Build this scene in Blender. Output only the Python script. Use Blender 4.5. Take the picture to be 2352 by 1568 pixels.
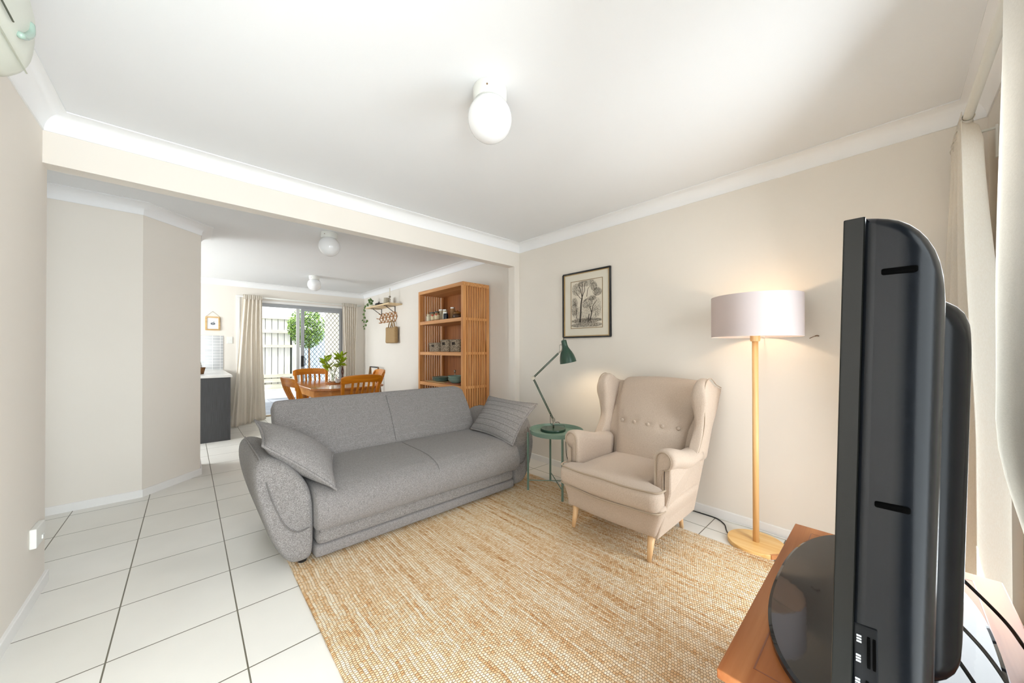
import bpy, bmesh, math, random
from math import sin, cos, pi, radians, sqrt, atan2
from mathutils import Vector, Matrix
random.seed(7)
for o in list(bpy.data.objects): bpy.data.objects.remove(o)
scene = bpy.context.scene
COL = scene.collection

# ---------------------------------------------------------------- camera
CX, CY, FPX = 1176.0, 798.96, 803.09
yaw, pitch, roll = radians(42.799), radians(.308), radians(-.052)
F = Vector((sin(yaw)*cos(pitch), cos(yaw)*cos(pitch), sin(pitch)))
R0 = Vector((cos(yaw), -sin(yaw), 0)); U0 = R0.cross(F)
Rv = R0*cos(roll)+U0*sin(roll); Uv = -R0*sin(roll)+U0*cos(roll)
cd = bpy.data.cameras.new('camera'); cam = bpy.data.objects.new('camera', cd); COL.objects.link(cam)
m3 = Matrix((Rv, Uv, -F)).transposed()
cam.matrix_world = Matrix.Translation((0, 0, 1.2)) @ m3.to_4x4()
cd.sensor_width = 36; cd.lens = 36*FPX/2352; cd.shift_y = (CY-784)/2352; cd.clip_start = .02
scene.camera = cam

# ---------------------------------------------------------------- light
scene.view_settings.view_transform = 'Standard'
scene.view_settings.look = 'None'
scene.view_settings.gamma = 1
scene.view_settings.use_curve_mapping = False
scene.view_settings.exposure = 1.0
w = bpy.data.worlds.new('daylight'); scene.world = w; w.use_nodes = True
bg = w.node_tree.nodes['Background']; bg.inputs[0].default_value = (.92, .965, 1, 1); bg.inputs[1].default_value = 2.0
def light(name, kind, loc, energy, color=(1, 1, 1), rot=None, aim=None, **kw):
    l = bpy.data.lights.new(name, kind); l.energy = energy; l.color = color
    for k, v in kw.items(): setattr(l, k, v)
    o = bpy.data.objects.new(name, l); COL.objects.link(o); o.location = loc
    if aim: o.rotation_euler = (Vector(aim)-Vector(loc)).to_track_quat('-Z', 'Y').to_euler()
    elif rot: o.rotation_euler = rot
    return o
sun = light('sun', 'SUN', (0, 0, 9), 2.2, (1, .95, .88), aim=(-1.6, 2.2, 0), angle=radians(.6))
def window_light(loc, aim, sx, sy, energy, color=(.885, .95, 1)):
    return light('daylight_and_fill', 'AREA', loc, energy, color, aim=aim, shape='RECTANGLE', size=sx, size_y=sy)
window_light((1.92, -.332, 1.0), (-.2, 3, .15), .9, 1.75, 21)
window_light((.25, -.332, 1.0), (-1.6, 1.7, .5), 1.1, 1.7, 36)  # added fill at an invented window, brightens the left wall
window_light((-2.33, 6.3, 1.5), (0, 6.3, 1.5), 1.7, 1.0, 46)  # added fill at an unseen kitchen window, brightens the far room
po = light('door_portal', 'AREA', (1.65, 7.87, 1.03), 1, aim=(1.65, 3, 1.03), shape='RECTANGLE', size=1.4, size_y=2.04)
po.data.cycles.is_portal = True

# ---------------------------------------------------------------- materials
def nodes_of(name):
    m = bpy.data.materials.new(name); m.use_nodes = True
    nt = m.node_tree; return m, nt, nt.nodes['Principled BSDF']
def c4(c): return (c[0], c[1], c[2], 1)
def srgb(h):
    h = h.lstrip('#'); v = [int(h[i:i+2], 16)/255 for i in (0, 2, 4)]
    return tuple(x/12.92 if x <= .04045 else ((x+.055)/1.055)**2.4 for x in v)
MATS = {}
def plain(name, col, rough=.5, metal=0, spec=.5, **kw):
    if isinstance(col, str): col = srgb(col)
    m, nt, b = nodes_of(name)
    b.inputs['Base Color'].default_value = c4(col); b.inputs['Roughness'].default_value = rough
    b.inputs['Metallic'].default_value = metal; b.inputs['Specular IOR Level'].default_value = spec
    for k, v in kw.items(): b.inputs[k.replace('_', ' ')].default_value = v
    # slight procedural variation
    tc = nt.nodes.new('ShaderNodeTexCoord'); n = nt.nodes.new('ShaderNodeTexNoise'); n.inputs['Scale'].default_value = 60
    bp = nt.nodes.new('ShaderNodeBump'); bp.inputs['Strength'].default_value = .02; bp.inputs['Distance'].default_value = .002
    nt.links.new(tc.outputs['Object'], n.inputs['Vector']); nt.links.new(n.outputs['Fac'], bp.inputs['Height']); nt.links.new(bp.outputs[0], b.inputs['Normal'])
    MATS[name] = m; return m
def mapping(nt, scale=(1, 1, 1), rot=(0, 0, 0), loc=(0, 0, 0), src='Object'):
    tc = nt.nodes.new('ShaderNodeTexCoord'); mp = nt.nodes.new('ShaderNodeMapping')
    mp.inputs['Scale'].default_value = scale; mp.inputs['Rotation'].default_value = rot; mp.inputs['Location'].default_value = loc
    nt.links.new(tc.outputs[src], mp.inputs['Vector']); return mp
def ramp(nt, fac, stops):
    r = nt.nodes.new('ShaderNodeValToRGB'); e = r.color_ramp.elements
    while len(e) > len(stops): e.remove(e[0])
    while len(e) < len(stops): e.new(.5)
    for el, (p, c) in zip(e, stops):
        el.position = p; el.color = c4(srgb(c) if isinstance(c, str) else c)
    nt.links.new(fac, r.inputs[0]); return r
def bump(nt, b, height, strength=.3, dist=.002, prev=None):
    bp = nt.nodes.new('ShaderNodeBump'); bp.inputs['Strength'].default_value = strength; bp.inputs['Distance'].default_value = dist
    nt.links.new(height, bp.inputs['Height'])
    if prev: nt.links.new(prev.outputs[0], bp.inputs['Normal'])
    nt.links.new(bp.outputs[0], b.inputs['Normal']); return bp
def wood(name, dark, mid, light_, axis='z', rough=.4, scale=1.0):
    m, nt, b = nodes_of(name)
    s = {'x': (1.2, 22, 22), 'y': (22, 1.2, 22), 'z': (22, 22, 1.2)}[axis]
    mp = mapping(nt, tuple(v*scale for v in s))
    n = nt.nodes.new('ShaderNodeTexNoise'); n.inputs['Scale'].default_value = 1.6; n.inputs['Detail'].default_value = 6; n.inputs['Distortion'].default_value = .6
    nt.links.new(mp.outputs[0], n.inputs['Vector'])
    r = ramp(nt, n.outputs['Fac'], [(.25, dark), (.5, mid), (.75, light_)])
    nt.links.new(r.outputs[0], b.inputs['Base Color']); b.inputs['Roughness'].default_value = rough
    bump(nt, b, n.outputs['Fac'], .08, .002)
    MATS[name] = m; return m
def fabric(name, dark, mid, light_, scale=400, rough=.9, bstr=.5, stretch=(1, 1, 1), quilt=None, dist=.003):
    m, nt, b = nodes_of(name)
    mp = mapping(nt, stretch)
    v = nt.nodes.new('ShaderNodeTexVoronoi'); v.inputs['Scale'].default_value = scale
    n = nt.nodes.new('ShaderNodeTexNoise'); n.inputs['Scale'].default_value = scale*.55; n.inputs['Detail'].default_value = 3
    nt.links.new(mp.outputs[0], v.inputs['Vector']); nt.links.new(mp.outputs[0], n.inputs['Vector'])
    mx = nt.nodes.new('ShaderNodeMix'); mx.inputs['Factor'].default_value = .5
    sep = nt.nodes.new('ShaderNodeSeparateColor'); nt.links.new(v.outputs['Color'], sep.inputs[0])
    nt.links.new(sep.outputs[0], mx.inputs['A']); nt.links.new(n.outputs['Fac'], mx.inputs['B'])
    r = ramp(nt, mx.outputs['Result'], [(.2, dark), (.5, mid), (.78, light_)])
    nt.links.new(r.outputs[0], b.inputs['Base Color'])
    b.inputs['Roughness'].default_value = rough; b.inputs['Specular IOR Level'].default_value = .15
    b.inputs['Sheen Weight'].default_value = .15
    h = v.outputs['Distance']; bump(nt, b, h, bstr, dist)
    MATS[name] = m; return m

def wall_mat(name, col, rough=.7):
    m, nt, b = nodes_of(name); mp = mapping(nt)
    n = nt.nodes.new('ShaderNodeTexNoise'); n.inputs['Scale'].default_value = 2; nt.links.new(mp.outputs[0], n.inputs['Vector'])
    c = srgb(col); r = ramp(nt, n.outputs['Fac'], [(.3, tuple(x*.985 for x in c)), (.7, c)])
    nt.links.new(r.outputs[0], b.inputs['Base Color']); b.inputs['Roughness'].default_value = rough
    b.inputs['Specular IOR Level'].default_value = .3
    n2 = nt.nodes.new('ShaderNodeTexNoise'); n2.inputs['Scale'].default_value = 350; nt.links.new(mp.outputs[0], n2.inputs['Vector'])
    bump(nt, b, n2.outputs['Fac'], .04, .001); MATS[name] = m; return m
WALL = wall_mat('wall_paint', '#E9E2D8')
CEIL = wall_mat('ceiling_paint', '#EDEEEF')
TRIM = plain('trim_paint', '#EDEBE8', .35)
CORN = wall_mat('cornice_paint', '#F3F3F3', .6)

def tile_mat(name, c1, c2, grout, size, ox, oy, mort=.0028, rough=.35):
    m, nt, b = nodes_of(name); mp = mapping(nt, loc=(-ox, -oy, 0))
    br = nt.nodes.new('ShaderNodeTexBrick'); br.offset = 0; br.squash = 1
    br.inputs['Scale'].default_value = 1; br.inputs['Brick Width'].default_value = size; br.inputs['Row Height'].default_value = size
    br.inputs['Mortar Size'].default_value = mort; br.inputs['Mortar Smooth'].default_value = .1
    br.inputs['Color1'].default_value = c4(srgb(c1)); br.inputs['Color2'].default_value = c4(srgb(c2)); br.inputs['Mortar'].default_value = c4(srgb(grout))
    nt.links.new(mp.outputs[0], br.inputs['Vector'])
    n = nt.nodes.new('ShaderNodeTexNoise'); n.inputs['Scale'].default_value = 3; nt.links.new(mp.outputs[0], n.inputs['Vector'])
    r = ramp(nt, n.outputs['Fac'], [(.3, (.94, .94, .94)), (.7, (1, 1, 1))])
    mx = nt.nodes.new('ShaderNodeMix'); mx.data_type = 'RGBA'; mx.blend_type = 'MULTIPLY'; mx.inputs['Factor'].default_value = 1
    nt.links.new(br.outputs['Color'], mx.inputs['A']); nt.links.new(r.outputs[0], mx.inputs['B'])
    nt.links.new(mx.outputs['Result'], b.inputs['Base Color']); b.inputs['Roughness'].default_value = rough
    inv = nt.nodes.new('ShaderNodeMath'); inv.operation = 'SUBTRACT'; inv.inputs[0].default_value = 1
    nt.links.new(br.outputs['Fac'], inv.inputs[1]); bump(nt, b, inv.outputs[0], .5, .002)
    MATS[name] = m; return m
FLOOR = tile_mat('floor_tile', '#ECE9E2', '#E8E5DD', '#6F6A5B', .4, .17, 1.65)
PATIO = tile_mat('patio_tile', '#8E939C', '#858B95', '#5A5E66', .45, .1, .2, .006, .6)
SPLASH = None

def rug_mat():
    m, nt, b = nodes_of('jute_weave')
    tc = nt.nodes.new('ShaderNodeTexCoord'); sp = nt.nodes.new('ShaderNodeSeparateXYZ')
    # slight wobble
    nz = nt.nodes.new('ShaderNodeTexNoise'); nz.inputs['Scale'].default_value = 9; nz.inputs['Detail'].default_value = 2
    nt.links.new(tc.outputs['Object'], nz.inputs['Vector'])
    wob = nt.nodes.new('ShaderNodeVectorMath'); wob.operation = 'MULTIPLY_ADD'; wob.inputs[1].default_value = (.02, .02, 0)
    nt.links.new(nz.outputs['Color'], wob.inputs[0]); nt.links.new(tc.outputs['Object'], wob.inputs[2])
    nt.links.new(wob.outputs[0], sp.inputs[0])
    def M(op, a, b_=None, c_=None):
        n = nt.nodes.new('ShaderNodeMath'); n.operation = op
        for i, v in enumerate((a, b_, c_)):
            if v is None: continue
            if isinstance(v, (int, float)): n.inputs[i].default_value = v
            else: nt.links.new(v, n.inputs[i])
        return n.outputs[0]
    PX, PY = .0125, .0105
    ux = M('DIVIDE', sp.outputs[0], PX); fl = M('FLOOR', ux)
    par = M('MULTIPLY', M('MODULO', M('ABSOLUTE', fl), 2.0), .5)
    vy = M('ADD', M('DIVIDE', sp.outputs[1], PY), par); fly = M('FLOOR', vy)
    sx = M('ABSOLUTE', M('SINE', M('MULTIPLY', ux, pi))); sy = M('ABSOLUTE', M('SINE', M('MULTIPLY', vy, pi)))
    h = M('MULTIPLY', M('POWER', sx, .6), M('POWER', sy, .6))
    # per row streaks: noise sampled at (row, y stretched)
    cb = nt.nodes.new('ShaderNodeCombineXYZ'); nt.links.new(M('MULTIPLY', fl, .37), cb.inputs[0]); nt.links.new(M('MULTIPLY', sp.outputs[1], .9), cb.inputs[1])
    n1 = nt.nodes.new('ShaderNodeTexNoise'); n1.inputs['Scale'].default_value = 1.7; n1.inputs['Detail'].default_value = 4; n1.inputs['Roughness'].default_value = .7
    nt.links.new(cb.outputs[0], n1.inputs['Vector'])
    cb2 = nt.nodes.new('ShaderNodeCombineXYZ'); nt.links.new(fl, cb2.inputs[0]); nt.links.new(fly, cb2.inputs[1])
    wn = nt.nodes.new('ShaderNodeTexWhiteNoise'); wn.noise_dimensions = '2D'; nt.links.new(cb2.outputs[0], wn.inputs['Vector'])
    f = M('ADD', M('MULTIPLY', n1.outputs['Fac'], .9), M('MULTIPLY', wn.outputs['Value'], .17))
    r = ramp(nt, f, [(.3, '#BC8450'), (.41, '#DCB181'), (.52, '#EDD0A8'), (.66, '#FAEBD2')])
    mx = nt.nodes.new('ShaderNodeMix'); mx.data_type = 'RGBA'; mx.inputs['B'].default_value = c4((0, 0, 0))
    nt.links.new(r.outputs[0], mx.inputs['B']); mx.inputs['A'].default_value = c4(srgb('#9E7C56'))  # weave gaps coloured darker, occlusion shade put into the base colour
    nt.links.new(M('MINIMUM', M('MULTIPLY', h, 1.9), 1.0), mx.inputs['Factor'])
    nt.links.new(mx.outputs['Result'], b.inputs['Base Color'])
    b.inputs['Roughness'].default_value = .85; b.inputs['Specular IOR Level'].default_value = .2
    bump(nt, b, h, .9, .004)
    MATS['jute_weave'] = m; return m
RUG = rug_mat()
SOFA = fabric('sofa_tweed', '#686463', '#85807E', '#A5A09D', 600, bstr=.5)
PILW = fabric('pillow_tweed', '#6A6664', '#8D8886', '#B0ABA8', 560, bstr=.6)
SOFAKNIT = fabric('sofa_knit', '#686463', '#87827F', '#A7A3A0', 460, bstr=.6, stretch=(.8, 1, 1.2))
BEIGE = fabric('armchair_cloth', '#B7A594', '#C1AF9E', '#C9B8A8', 700, bstr=.2, stretch=(1, 1, .35))
BEIGE2 = plain('armchair_piping', '#AD9B87', .9)
SEAM = plain('sofa_seam', '#6B6765', .9)
SHEER = fabric('sheer_white_curtain', '#F0EAE0', '#F5F1E8', '#FAF7F1', 700, bstr=.1, stretch=(1, 1, .2))
GREYLIN = fabric('curtain_grey_linen', '#DCDCDA', '#E6E6E4', '#EFEFED', 700, bstr=.12, stretch=(.2, 1, 1))
LINEN = fabric('curtain_linen', '#F3ECE1', '#F8F2E8', '#FCF8F0', 700, bstr=.12, stretch=(1, 1, .2))
for mname in ('curtain_linen', 'curtain_grey_linen', 'sheer_white_curtain'):
    mm = MATS[mname]; nt = mm.node_tree; b = nt.nodes['Principled BSDF']
    tr = nt.nodes.new('ShaderNodeBsdfTranslucent'); tr.inputs[0].default_value = (.95, .9, .82, 1)
    ms = nt.nodes.new('ShaderNodeMixShader'); ms.inputs[0].default_value = .5
    nt.links.new(b.outputs[0], ms.inputs[1]); nt.links.new(tr.outputs[0], ms.inputs[2]); nt.links.new(ms.outputs[0], nt.nodes['Material Output'].inputs[0])
OAKZ = wood('bookcase_teak', '#B06E34', '#CB8C50', '#DCA468', 'z', .5)
OAKY = wood('bookcase_teak_long', '#B4743C', '#CE9157', '#DFA86E', 'y', .5)
OAKD = wood('bookcase_back', '#7A4218', '#96571F', '#A9682C', 'z', .5)
PINE = wood('pine', '#DDA55C', '#E9BC78', '#F1CD90', 'y', .4, .7)
PINEZ = wood('pine_pole', '#D8A567', '#E5B97F', '#EECB9A', 'z', .4, .7)
BEECH = wood('beech_leg', '#DDB07C', '#E8BF8E', '#EFCDA0', 'z', .4)
CHAIRW = wood('honey_pine', '#A85808', '#C4730F', '#D98C22', 'z', .3, .5)
CHAIRX = wood('honey_pine_rail', '#A85808', '#C4730F', '#D98C22', 'x', .3, .5)
TABLEW = wood('table_timber', '#A8693A', '#BA7B47', '#CB8F58', 'y', .12, .6)
APRONW = wood('table_apron', '#B07033', '#C48441', '#D39752', 'x', .3, .5)
STANDW = wood('red_mahogany', '#7C4224', '#A56438', '#BE7E4E', 'x', .35, .5)
STANDW.node_tree.nodes['Principled BSDF'].inputs['Specular IOR Level'].default_value = .2
STANDE = wood('dark_mahogany', '#6B3620', '#854A2C', '#9A5C38', 'x', .35, .5)
SHELFW = wood('pale_ply', '#D9B98A', '#E3C89C', '#EBD5AF', 'y', .5)
LADW = wood('ladder_timber', '#6A4A2C', '#85643F', '#9C7A50', 'z', .5)
BLACKM = plain('black_metal', '#1B1B1C', .45)
GREEN = plain('dark_green_metal', '#213F30', .3)
SAGE = plain('sage_metal', '#688073', .45)
NICKEL = plain('nickel', '#8F887C', .35, .9)
TVB = plain('tv_black_gloss', '#131412', .10, spec=.28)
TVM = plain('tv_matte_shell', '#0E1218', .24, spec=.36)
TVD = plain('tv_slot_dark', '#030303', .9, spec=.05)
GLASSB = plain('smoked_gloss_plate', '#232427', .04, spec=.5)
WHITEP = plain('white_plastic', '#E6E6E0', .35)
WHITEM = plain('white_metal', '#EFEEE6', .4)
ACP = plain('aged_white_plastic', '#D5D8CC', .35)
ACG = plain('green_tinted_lens', '#9DB3A6', .2)
GREYL = None
def laminate():
    m, nt, b = nodes_of('charcoal_laminate'); mp = mapping(nt, (400, 400, 5))
    n = nt.nodes.new('ShaderNodeTexNoise'); n.inputs['Scale'].default_value = 1; n.inputs['Detail'].default_value = 3; nt.links.new(mp.outputs[0], n.inputs['Vector'])
    r = ramp(nt, n.outputs['Fac'], [(.3, '#303133'), (.7, '#4C4D50')]); nt.links.new(r.outputs[0], b.inputs['Base Color']); b.inputs['Roughness'].default_value = .6
    MATS['charcoal_laminate'] = m; return m
GREYL = laminate()
BENCH = plain('white_benchtop', '#DEDCD8', .25)
def splash():
    m, nt, b = nodes_of('grey_gloss_splash_tile'); mp = mapping(nt, loc=(-.145, -.86, 0), rot=(0, 0, 0))
    tc = nt.nodes.new('ShaderNodeTexCoord'); sp = nt.nodes.new('ShaderNodeSeparateXYZ'); cb = nt.nodes.new('ShaderNodeCombineXYZ')
    nt.links.new(tc.outputs['Object'], sp.inputs[0]); nt.links.new(sp.outputs[0], cb.inputs[0]); nt.links.new(sp.outputs[2], cb.inputs[1])
    br = nt.nodes.new('ShaderNodeTexBrick'); br.offset = 0; br.inputs['Scale'].default_value = 1
    br.inputs['Brick Width'].default_value = .1; br.inputs['Row Height'].default_value = .0487; br.inputs['Mortar Size'].default_value = .003
    br.inputs['Color1'].default_value = c4(srgb('#A6A5A4')); br.inputs['Color2'].default_value = c4(srgb('#B4B3B2')); br.inputs['Mortar'].default_value = c4(srgb('#E4E2DE'))
    nt.links.new(cb.outputs[0], br.inputs['Vector']); nt.links.new(br.outputs['Color'], b.inputs['Base Color']); b.inputs['Roughness'].default_value = .12
    MATS['splash'] = m; return m
SPLASH = splash()
ALU = plain('grey_aluminium', '#A6A8AB', .45, .3)
ALUW = plain('pale_aluminium', '#D2D3D0', .4, .2)
WIRE = plain('dark_security_wire', '#2B2F33', .5)
FENCE = wood('weathered_paling', '#C9C6BE', '#DAD8D2', '#E6E4DE', 'z', .9)
RAILM = wood('weathered_rail', '#C7C2A8', '#D6D2BD', '#E1DECF', 'x', .9)
RENDER = wall_mat('cream_render', '#E9E2D0')
OUTW = wall_mat('white_outdoor_paint', '#F0F0EE')
BLUEF = wood('blue_grey_paling', '#9AA9B8', '#AFBCCA', '#C3CDD8', 'z', .9)
LEAF = plain('bright_leaf', '#7FA03A', .5)
LEAFD = plain('deep_leaf', '#4C7028', .5)
LEAFY = plain('lime_leaf', '#8FA81E', .4)
VINE = plain('trailing_leaf', '#4E6B2C', .5)
STEM = plain('plant_stem', '#6B7B3A', .6)
OPAL = plain('opal_glass', '#F0F0F0', .08, spec=.6)
def shade_mat():
    m, nt, b = nodes_of('white_shade_cloth')
    b.inputs['Base Color'].default_value = c4(srgb('#CCC3C2')); b.inputs['Roughness'].default_value = .8
    tr = nt.nodes.new('ShaderNodeBsdfTranslucent'); tr.inputs[0].default_value = (.85, .74, .70, 1)
    ms = nt.nodes.new('ShaderNodeMixShader'); ms.inputs[0].default_value = .2
    n = nt.nodes.new('ShaderNodeTexNoise'); n.inputs['Scale'].default_value = 500; bump(nt, b, n.outputs['Fac'], .1, .001)
    nt.links.new(b.outputs[0], ms.inputs[1]); nt.links.new(tr.outputs[0], ms.inputs[2]); nt.links.new(ms.outputs[0], nt.nodes['Material Output'].inputs[0])
    return m
SHADE = shade_mat()
def clear(name, tint=(.95, .97, .97), rough=.02):
    m, nt, b = nodes_of(name)
    g = nt.nodes.new('ShaderNodeBsdfGlossy'); g.inputs['Roughness'].default_value = rough
    t = nt.nodes.new('ShaderNodeBsdfTransparent'); t.inputs[0].default_value = c4(tint)
    fr = nt.nodes.new('ShaderNodeFresnel'); fr.inputs[0].default_value = 1.45
    ms = nt.nodes.new('ShaderNodeMixShader'); nt.links.new(fr.outputs[0], ms.inputs[0]); nt.links.new(t.outputs[0], ms.inputs[1]); nt.links.new(g.outputs[0], ms.inputs[2])
    nt.links.new(ms.outputs[0], nt.nodes['Material Output'].inputs[0]); return m
GLASS = clear('clear_glass'); BULB = None
def emis(name, col, s):
    m = bpy.data.materials.new(name); m.use_nodes = True; nt = m.node_tree; nt.nodes.clear()
    e = nt.nodes.new('ShaderNodeEmission'); e.inputs[0].default_value = c4(col); e.inputs[1].default_value = s
    o = nt.nodes.new('ShaderNodeOutputMaterial'); nt.links.new(e.outputs[0], o.inputs[0]); return m
BULB = emis('warm_bulb', (1, .72, .42), 4)
PAPER = plain('print_paper', '#DAD0BE', .8); MATB = plain('cream_mount', '#DDD6C6', .8); GOLD = plain('gold_fillet', '#B89B6B', .35, .6)
INK = plain('ink', '#5C564F', .9); WHITECARD = plain('white_card', '#EAEAEC', .8); OAKF = wood('oak_frame', '#B9935E', '#CDA974', '#DAB988', 'x', .5)
def wicker(name, d, l_, sc=(60, 60, 90)):
    m, nt, b = nodes_of(name); mp = mapping(nt, sc)
    v = nt.nodes.new('ShaderNodeTexVoronoi'); v.inputs['Scale'].default_value = 1; nt.links.new(mp.outputs[0], v.inputs['Vector'])
    r = ramp(nt, v.outputs['Distance'], [(.1, l_), (.7, d)]); nt.links.new(r.outputs[0], b.inputs['Base Color']); b.inputs['Roughness'].default_value = .8
    bump(nt, b, v.outputs['Distance'], .8, -.004); MATS[name] = m; return m
WICK = wicker('grey_seagrass', '#6A5A48', '#B8A58C'); BAGM = wicker('jute_bag', '#98794F', '#CBAB7C', (150, 150, 200)); CANE = plain('cane', '#B47B3E', .5)
BASKW = wicker('brown_wicker', '#6B4420', '#9A6B38', (120, 120, 160))
SAGEC = plain('sage_ceramic', '#7E968A', .25); CREAMC = plain('cream_ceramic', '#CFC6AE', .35); DARKC = plain('dark_ceramic', '#2E2522', .25); MUGC = plain('stoneware_mug', '#A69C88', .4)
BRASS = plain('aged_brass', '#7A5C3A', .3, .8); TWISTW = plain('dark_twist_timber', '#5A2E18', .3)
CANDLE = plain('candle_wax', '#EDE6D6', .5)
CABLEB = plain('black_cable', '#1C1B1A', .5); CABLEW = plain('white_cable', '#E2E0DA', .5)
MARK = plain('pale_marking', '#C8CDD0', .6)

# ---------------------------------------------------------------- mesh helpers
def wloc(o):
    v = Vector((0, 0, 0))
    while o: v += o.location; o = o.parent
    return v
class MB:
    def __init__(s): s.v = []; s.f = []
    def add(s, vs, fs):
        n = len(s.v); s.v += [tuple(p) for p in vs]; s.f += [tuple(i+n for i in f) for f in fs]; return s
    def box(s, x0, x1, y0, y1, z0, z1, rot=None, c=None):
        vs = [Vector((x, y, z)) for x in (x0, x1) for y in (y0, y1) for z in (z0, z1)]
        if rot:
            c = Vector(c) if c else Vector(((x0+x1)/2, (y0+y1)/2, (z0+z1)/2)); vs = [rot @ (p-c)+c for p in vs]
        return s.add(vs, [(0, 1, 3, 2), (4, 6, 7, 5), (0, 4, 5, 1), (2, 3, 7, 6), (0, 2, 6, 4), (1, 5, 7, 3)])
    def prism(s, pts, z0, z1, axis='z'):
        n = len(pts)
        def P(a, b, c): return {'z': (a, b, c), 'y': (a, c, b), 'x': (c, a, b)}[axis]
        vs = [P(a, b, z0) for a, b in pts]+[P(a, b, z1) for a, b in pts]
        return s.add(vs, [tuple(range(n-1, -1, -1)), tuple(range(n, 2*n))]+[(i, (i+1) % n, n+(i+1) % n, n+i) for i in range(n)])
    def loft(s, rings, caps=True, closed=True):
        n = len(rings[0]); vs = [p for r in rings for p in r]; fs = []
        for i in range(len(rings)-1):
            for j in range(n if closed else n-1):
                k = (j+1) % n; fs.append((i*n+j, i*n+k, (i+1)*n+k, (i+1)*n+j))
        if caps: fs += [tuple(range(n-1, -1, -1)), tuple((len(rings)-1)*n+j for j in range(n))]
        return s.add(vs, fs)
    def grid(s, fn, nu, nv):
        vs = [fn(i/nu, j/nv) for i in range(nu+1) for j in range(nv+1)]
        return s.add(vs, [(i*(nv+1)+j, (i+1)*(nv+1)+j, (i+1)*(nv+1)+j+1, i*(nv+1)+j+1) for i in range(nu) for j in range(nv)])
    def lathe(s, prof, c=(0, 0, 0), n=32, axis=None, caps=True):
        """prof [(r,z)]"""
        c = Vector(c); q = Vector((0, 0, 1)).rotation_difference(Vector(axis).normalized()) if axis is not None else None
        rings = []
        for r, z in prof:
            ring = []
            for k in range(n):
                p = Vector((r*cos(2*pi*k/n), r*sin(2*pi*k/n), z)); ring.append(tuple(c+(q @ p if q else p)))
            rings.append(ring)
        return s.loft(rings, caps)
    def tube(s, pts, r, n=8, caps=True):
        pts = [Vector(p) for p in pts]; rings = []; up = None
        for i, p in enumerate(pts):
            t = (pts[min(i+1, len(pts)-1)]-pts[max(i-1, 0)]).normalized()
            if up is None:
                up = t.cross(Vector((0, 0, 1)));
                if up.length < .1: up = t.cross(Vector((1, 0, 0)))
            up = (up-t*up.dot(t)).normalized(); sd = t.cross(up)
            rr = r[i] if isinstance(r, (list, tuple)) else r
            rings.append([tuple(p+(up*cos(2*pi*k/n)+sd*sin(2*pi*k/n))*rr) for k in range(n)])
        return s.loft(rings, caps)
    def sweep(s, pts, w, h, side, caps=True):
        """rectangular section; side = vector giving the w direction"""
        pts = [Vector(p) for p in pts]; side = Vector(side).normalized(); rings = []
        for i, p in enumerate(pts):
            t = (pts[min(i+1, len(pts)-1)]-pts[max(i-1, 0)]).normalized(); sd = (side-t*side.dot(t)).normalized(); up = t.cross(sd)
            ww = w[i] if isinstance(w, (list, tuple)) else w; hh = h[i] if isinstance(h, (list, tuple)) else h
            rings.append([tuple(p+sd*a*ww/2+up*b_*hh/2) for a, b_ in ((-1, -1), (1, -1), (1, 1), (-1, 1))])
        return s.loft(rings, caps)
    def rbox(s, c, size, r, n=(8, 8, 8), fn=None):
        c = Vector(c); hs = Vector(size)/2; r = min(r, *hs)
        import itertools
        idx = {}; vs = []; fs = []
        def coord(k, i, ax): return -1+2*i/n[ax]
        def vert(i, j, k):
            key = (i, j, k)
            if key in idx: return idx[key]
            p = []
            for ax, ii in enumerate((i, j, k)):
                t = -1+2*ii/n[ax]
                # more density near the edges
                t = math.copysign(1-(1-abs(t))**1.5, t)
                p.append(t*hs[ax])
            p = Vector(p); q = Vector([max(-(hs[a]-r), min(hs[a]-r, p[a])) for a in range(3)]); d = p-q
            if d.length > 1e-9 and r > 0:
                m = max(abs(d.x), abs(d.y), abs(d.z)); p = q+d.normalized()*m if m > 0 else p
                # spherical blend
            p = c+p
            if fn: p = Vector(fn(p, (p-c)))
            idx[key] = len(vs); vs.append(tuple(p)); return idx[key]
        for ax in range(3):
            a, b_ = [x for x in range(3) if x != ax]
            for side in (0, n[ax]):
                for i in range(n[a]):
                    for j in range(n[b_]):
                        def mk(ii, jj):
                            t = [0, 0, 0]; t[ax] = side; t[a] = ii; t[b_] = jj; return vert(*t)
                        q = [mk(i, j), mk(i+1, j), mk(i+1, j+1), mk(i, j+1)]
                        flip = (side == 0) != (ax == 1)
                        fs.append(tuple(q[::-1]) if flip else tuple(q))
        return s.add(vs, fs)
    def sphere(s, c, r, n=24, m=14, sc=(1, 1, 1)):
        prof = [(max(1e-4, sin(pi*i/m)), -cos(pi*i/m)) for i in range(m+1)]
        c = Vector(c); return s.loft([[(c.x+r*sc[0]*a*cos(2*pi*k/n), c.y+r*sc[1]*a*sin(2*pi*k/n), c.z+r*sc[2]*z) for k in range(n)] for a, z in prof])
    def build(s, name, m, parent=None, smooth=False, bevel=0, subsurf=0, solid=0, auto=None):
        me = bpy.data.meshes.new(name); off = wloc(parent) if parent else Vector((0, 0, 0))
        me.from_pydata([tuple(Vector(p)-off) for p in s.v], [], s.f)
        bm = bmesh.new(); bm.from_mesh(me); bmesh.ops.remove_doubles(bm, verts=bm.verts, dist=1e-5); bmesh.ops.recalc_face_normals(bm, faces=bm.faces); bm.to_mesh(me); bm.free()
        me.materials.append(m); o = bpy.data.objects.new(name, me); COL.objects.link(o)
        if parent: o.parent = parent
        if smooth: me.polygons.foreach_set('use_smooth', [True]*len(me.polygons))
        if solid: md = o.modifiers.new('s', 'SOLIDIFY'); md.thickness = solid; md.offset = 0
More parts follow.
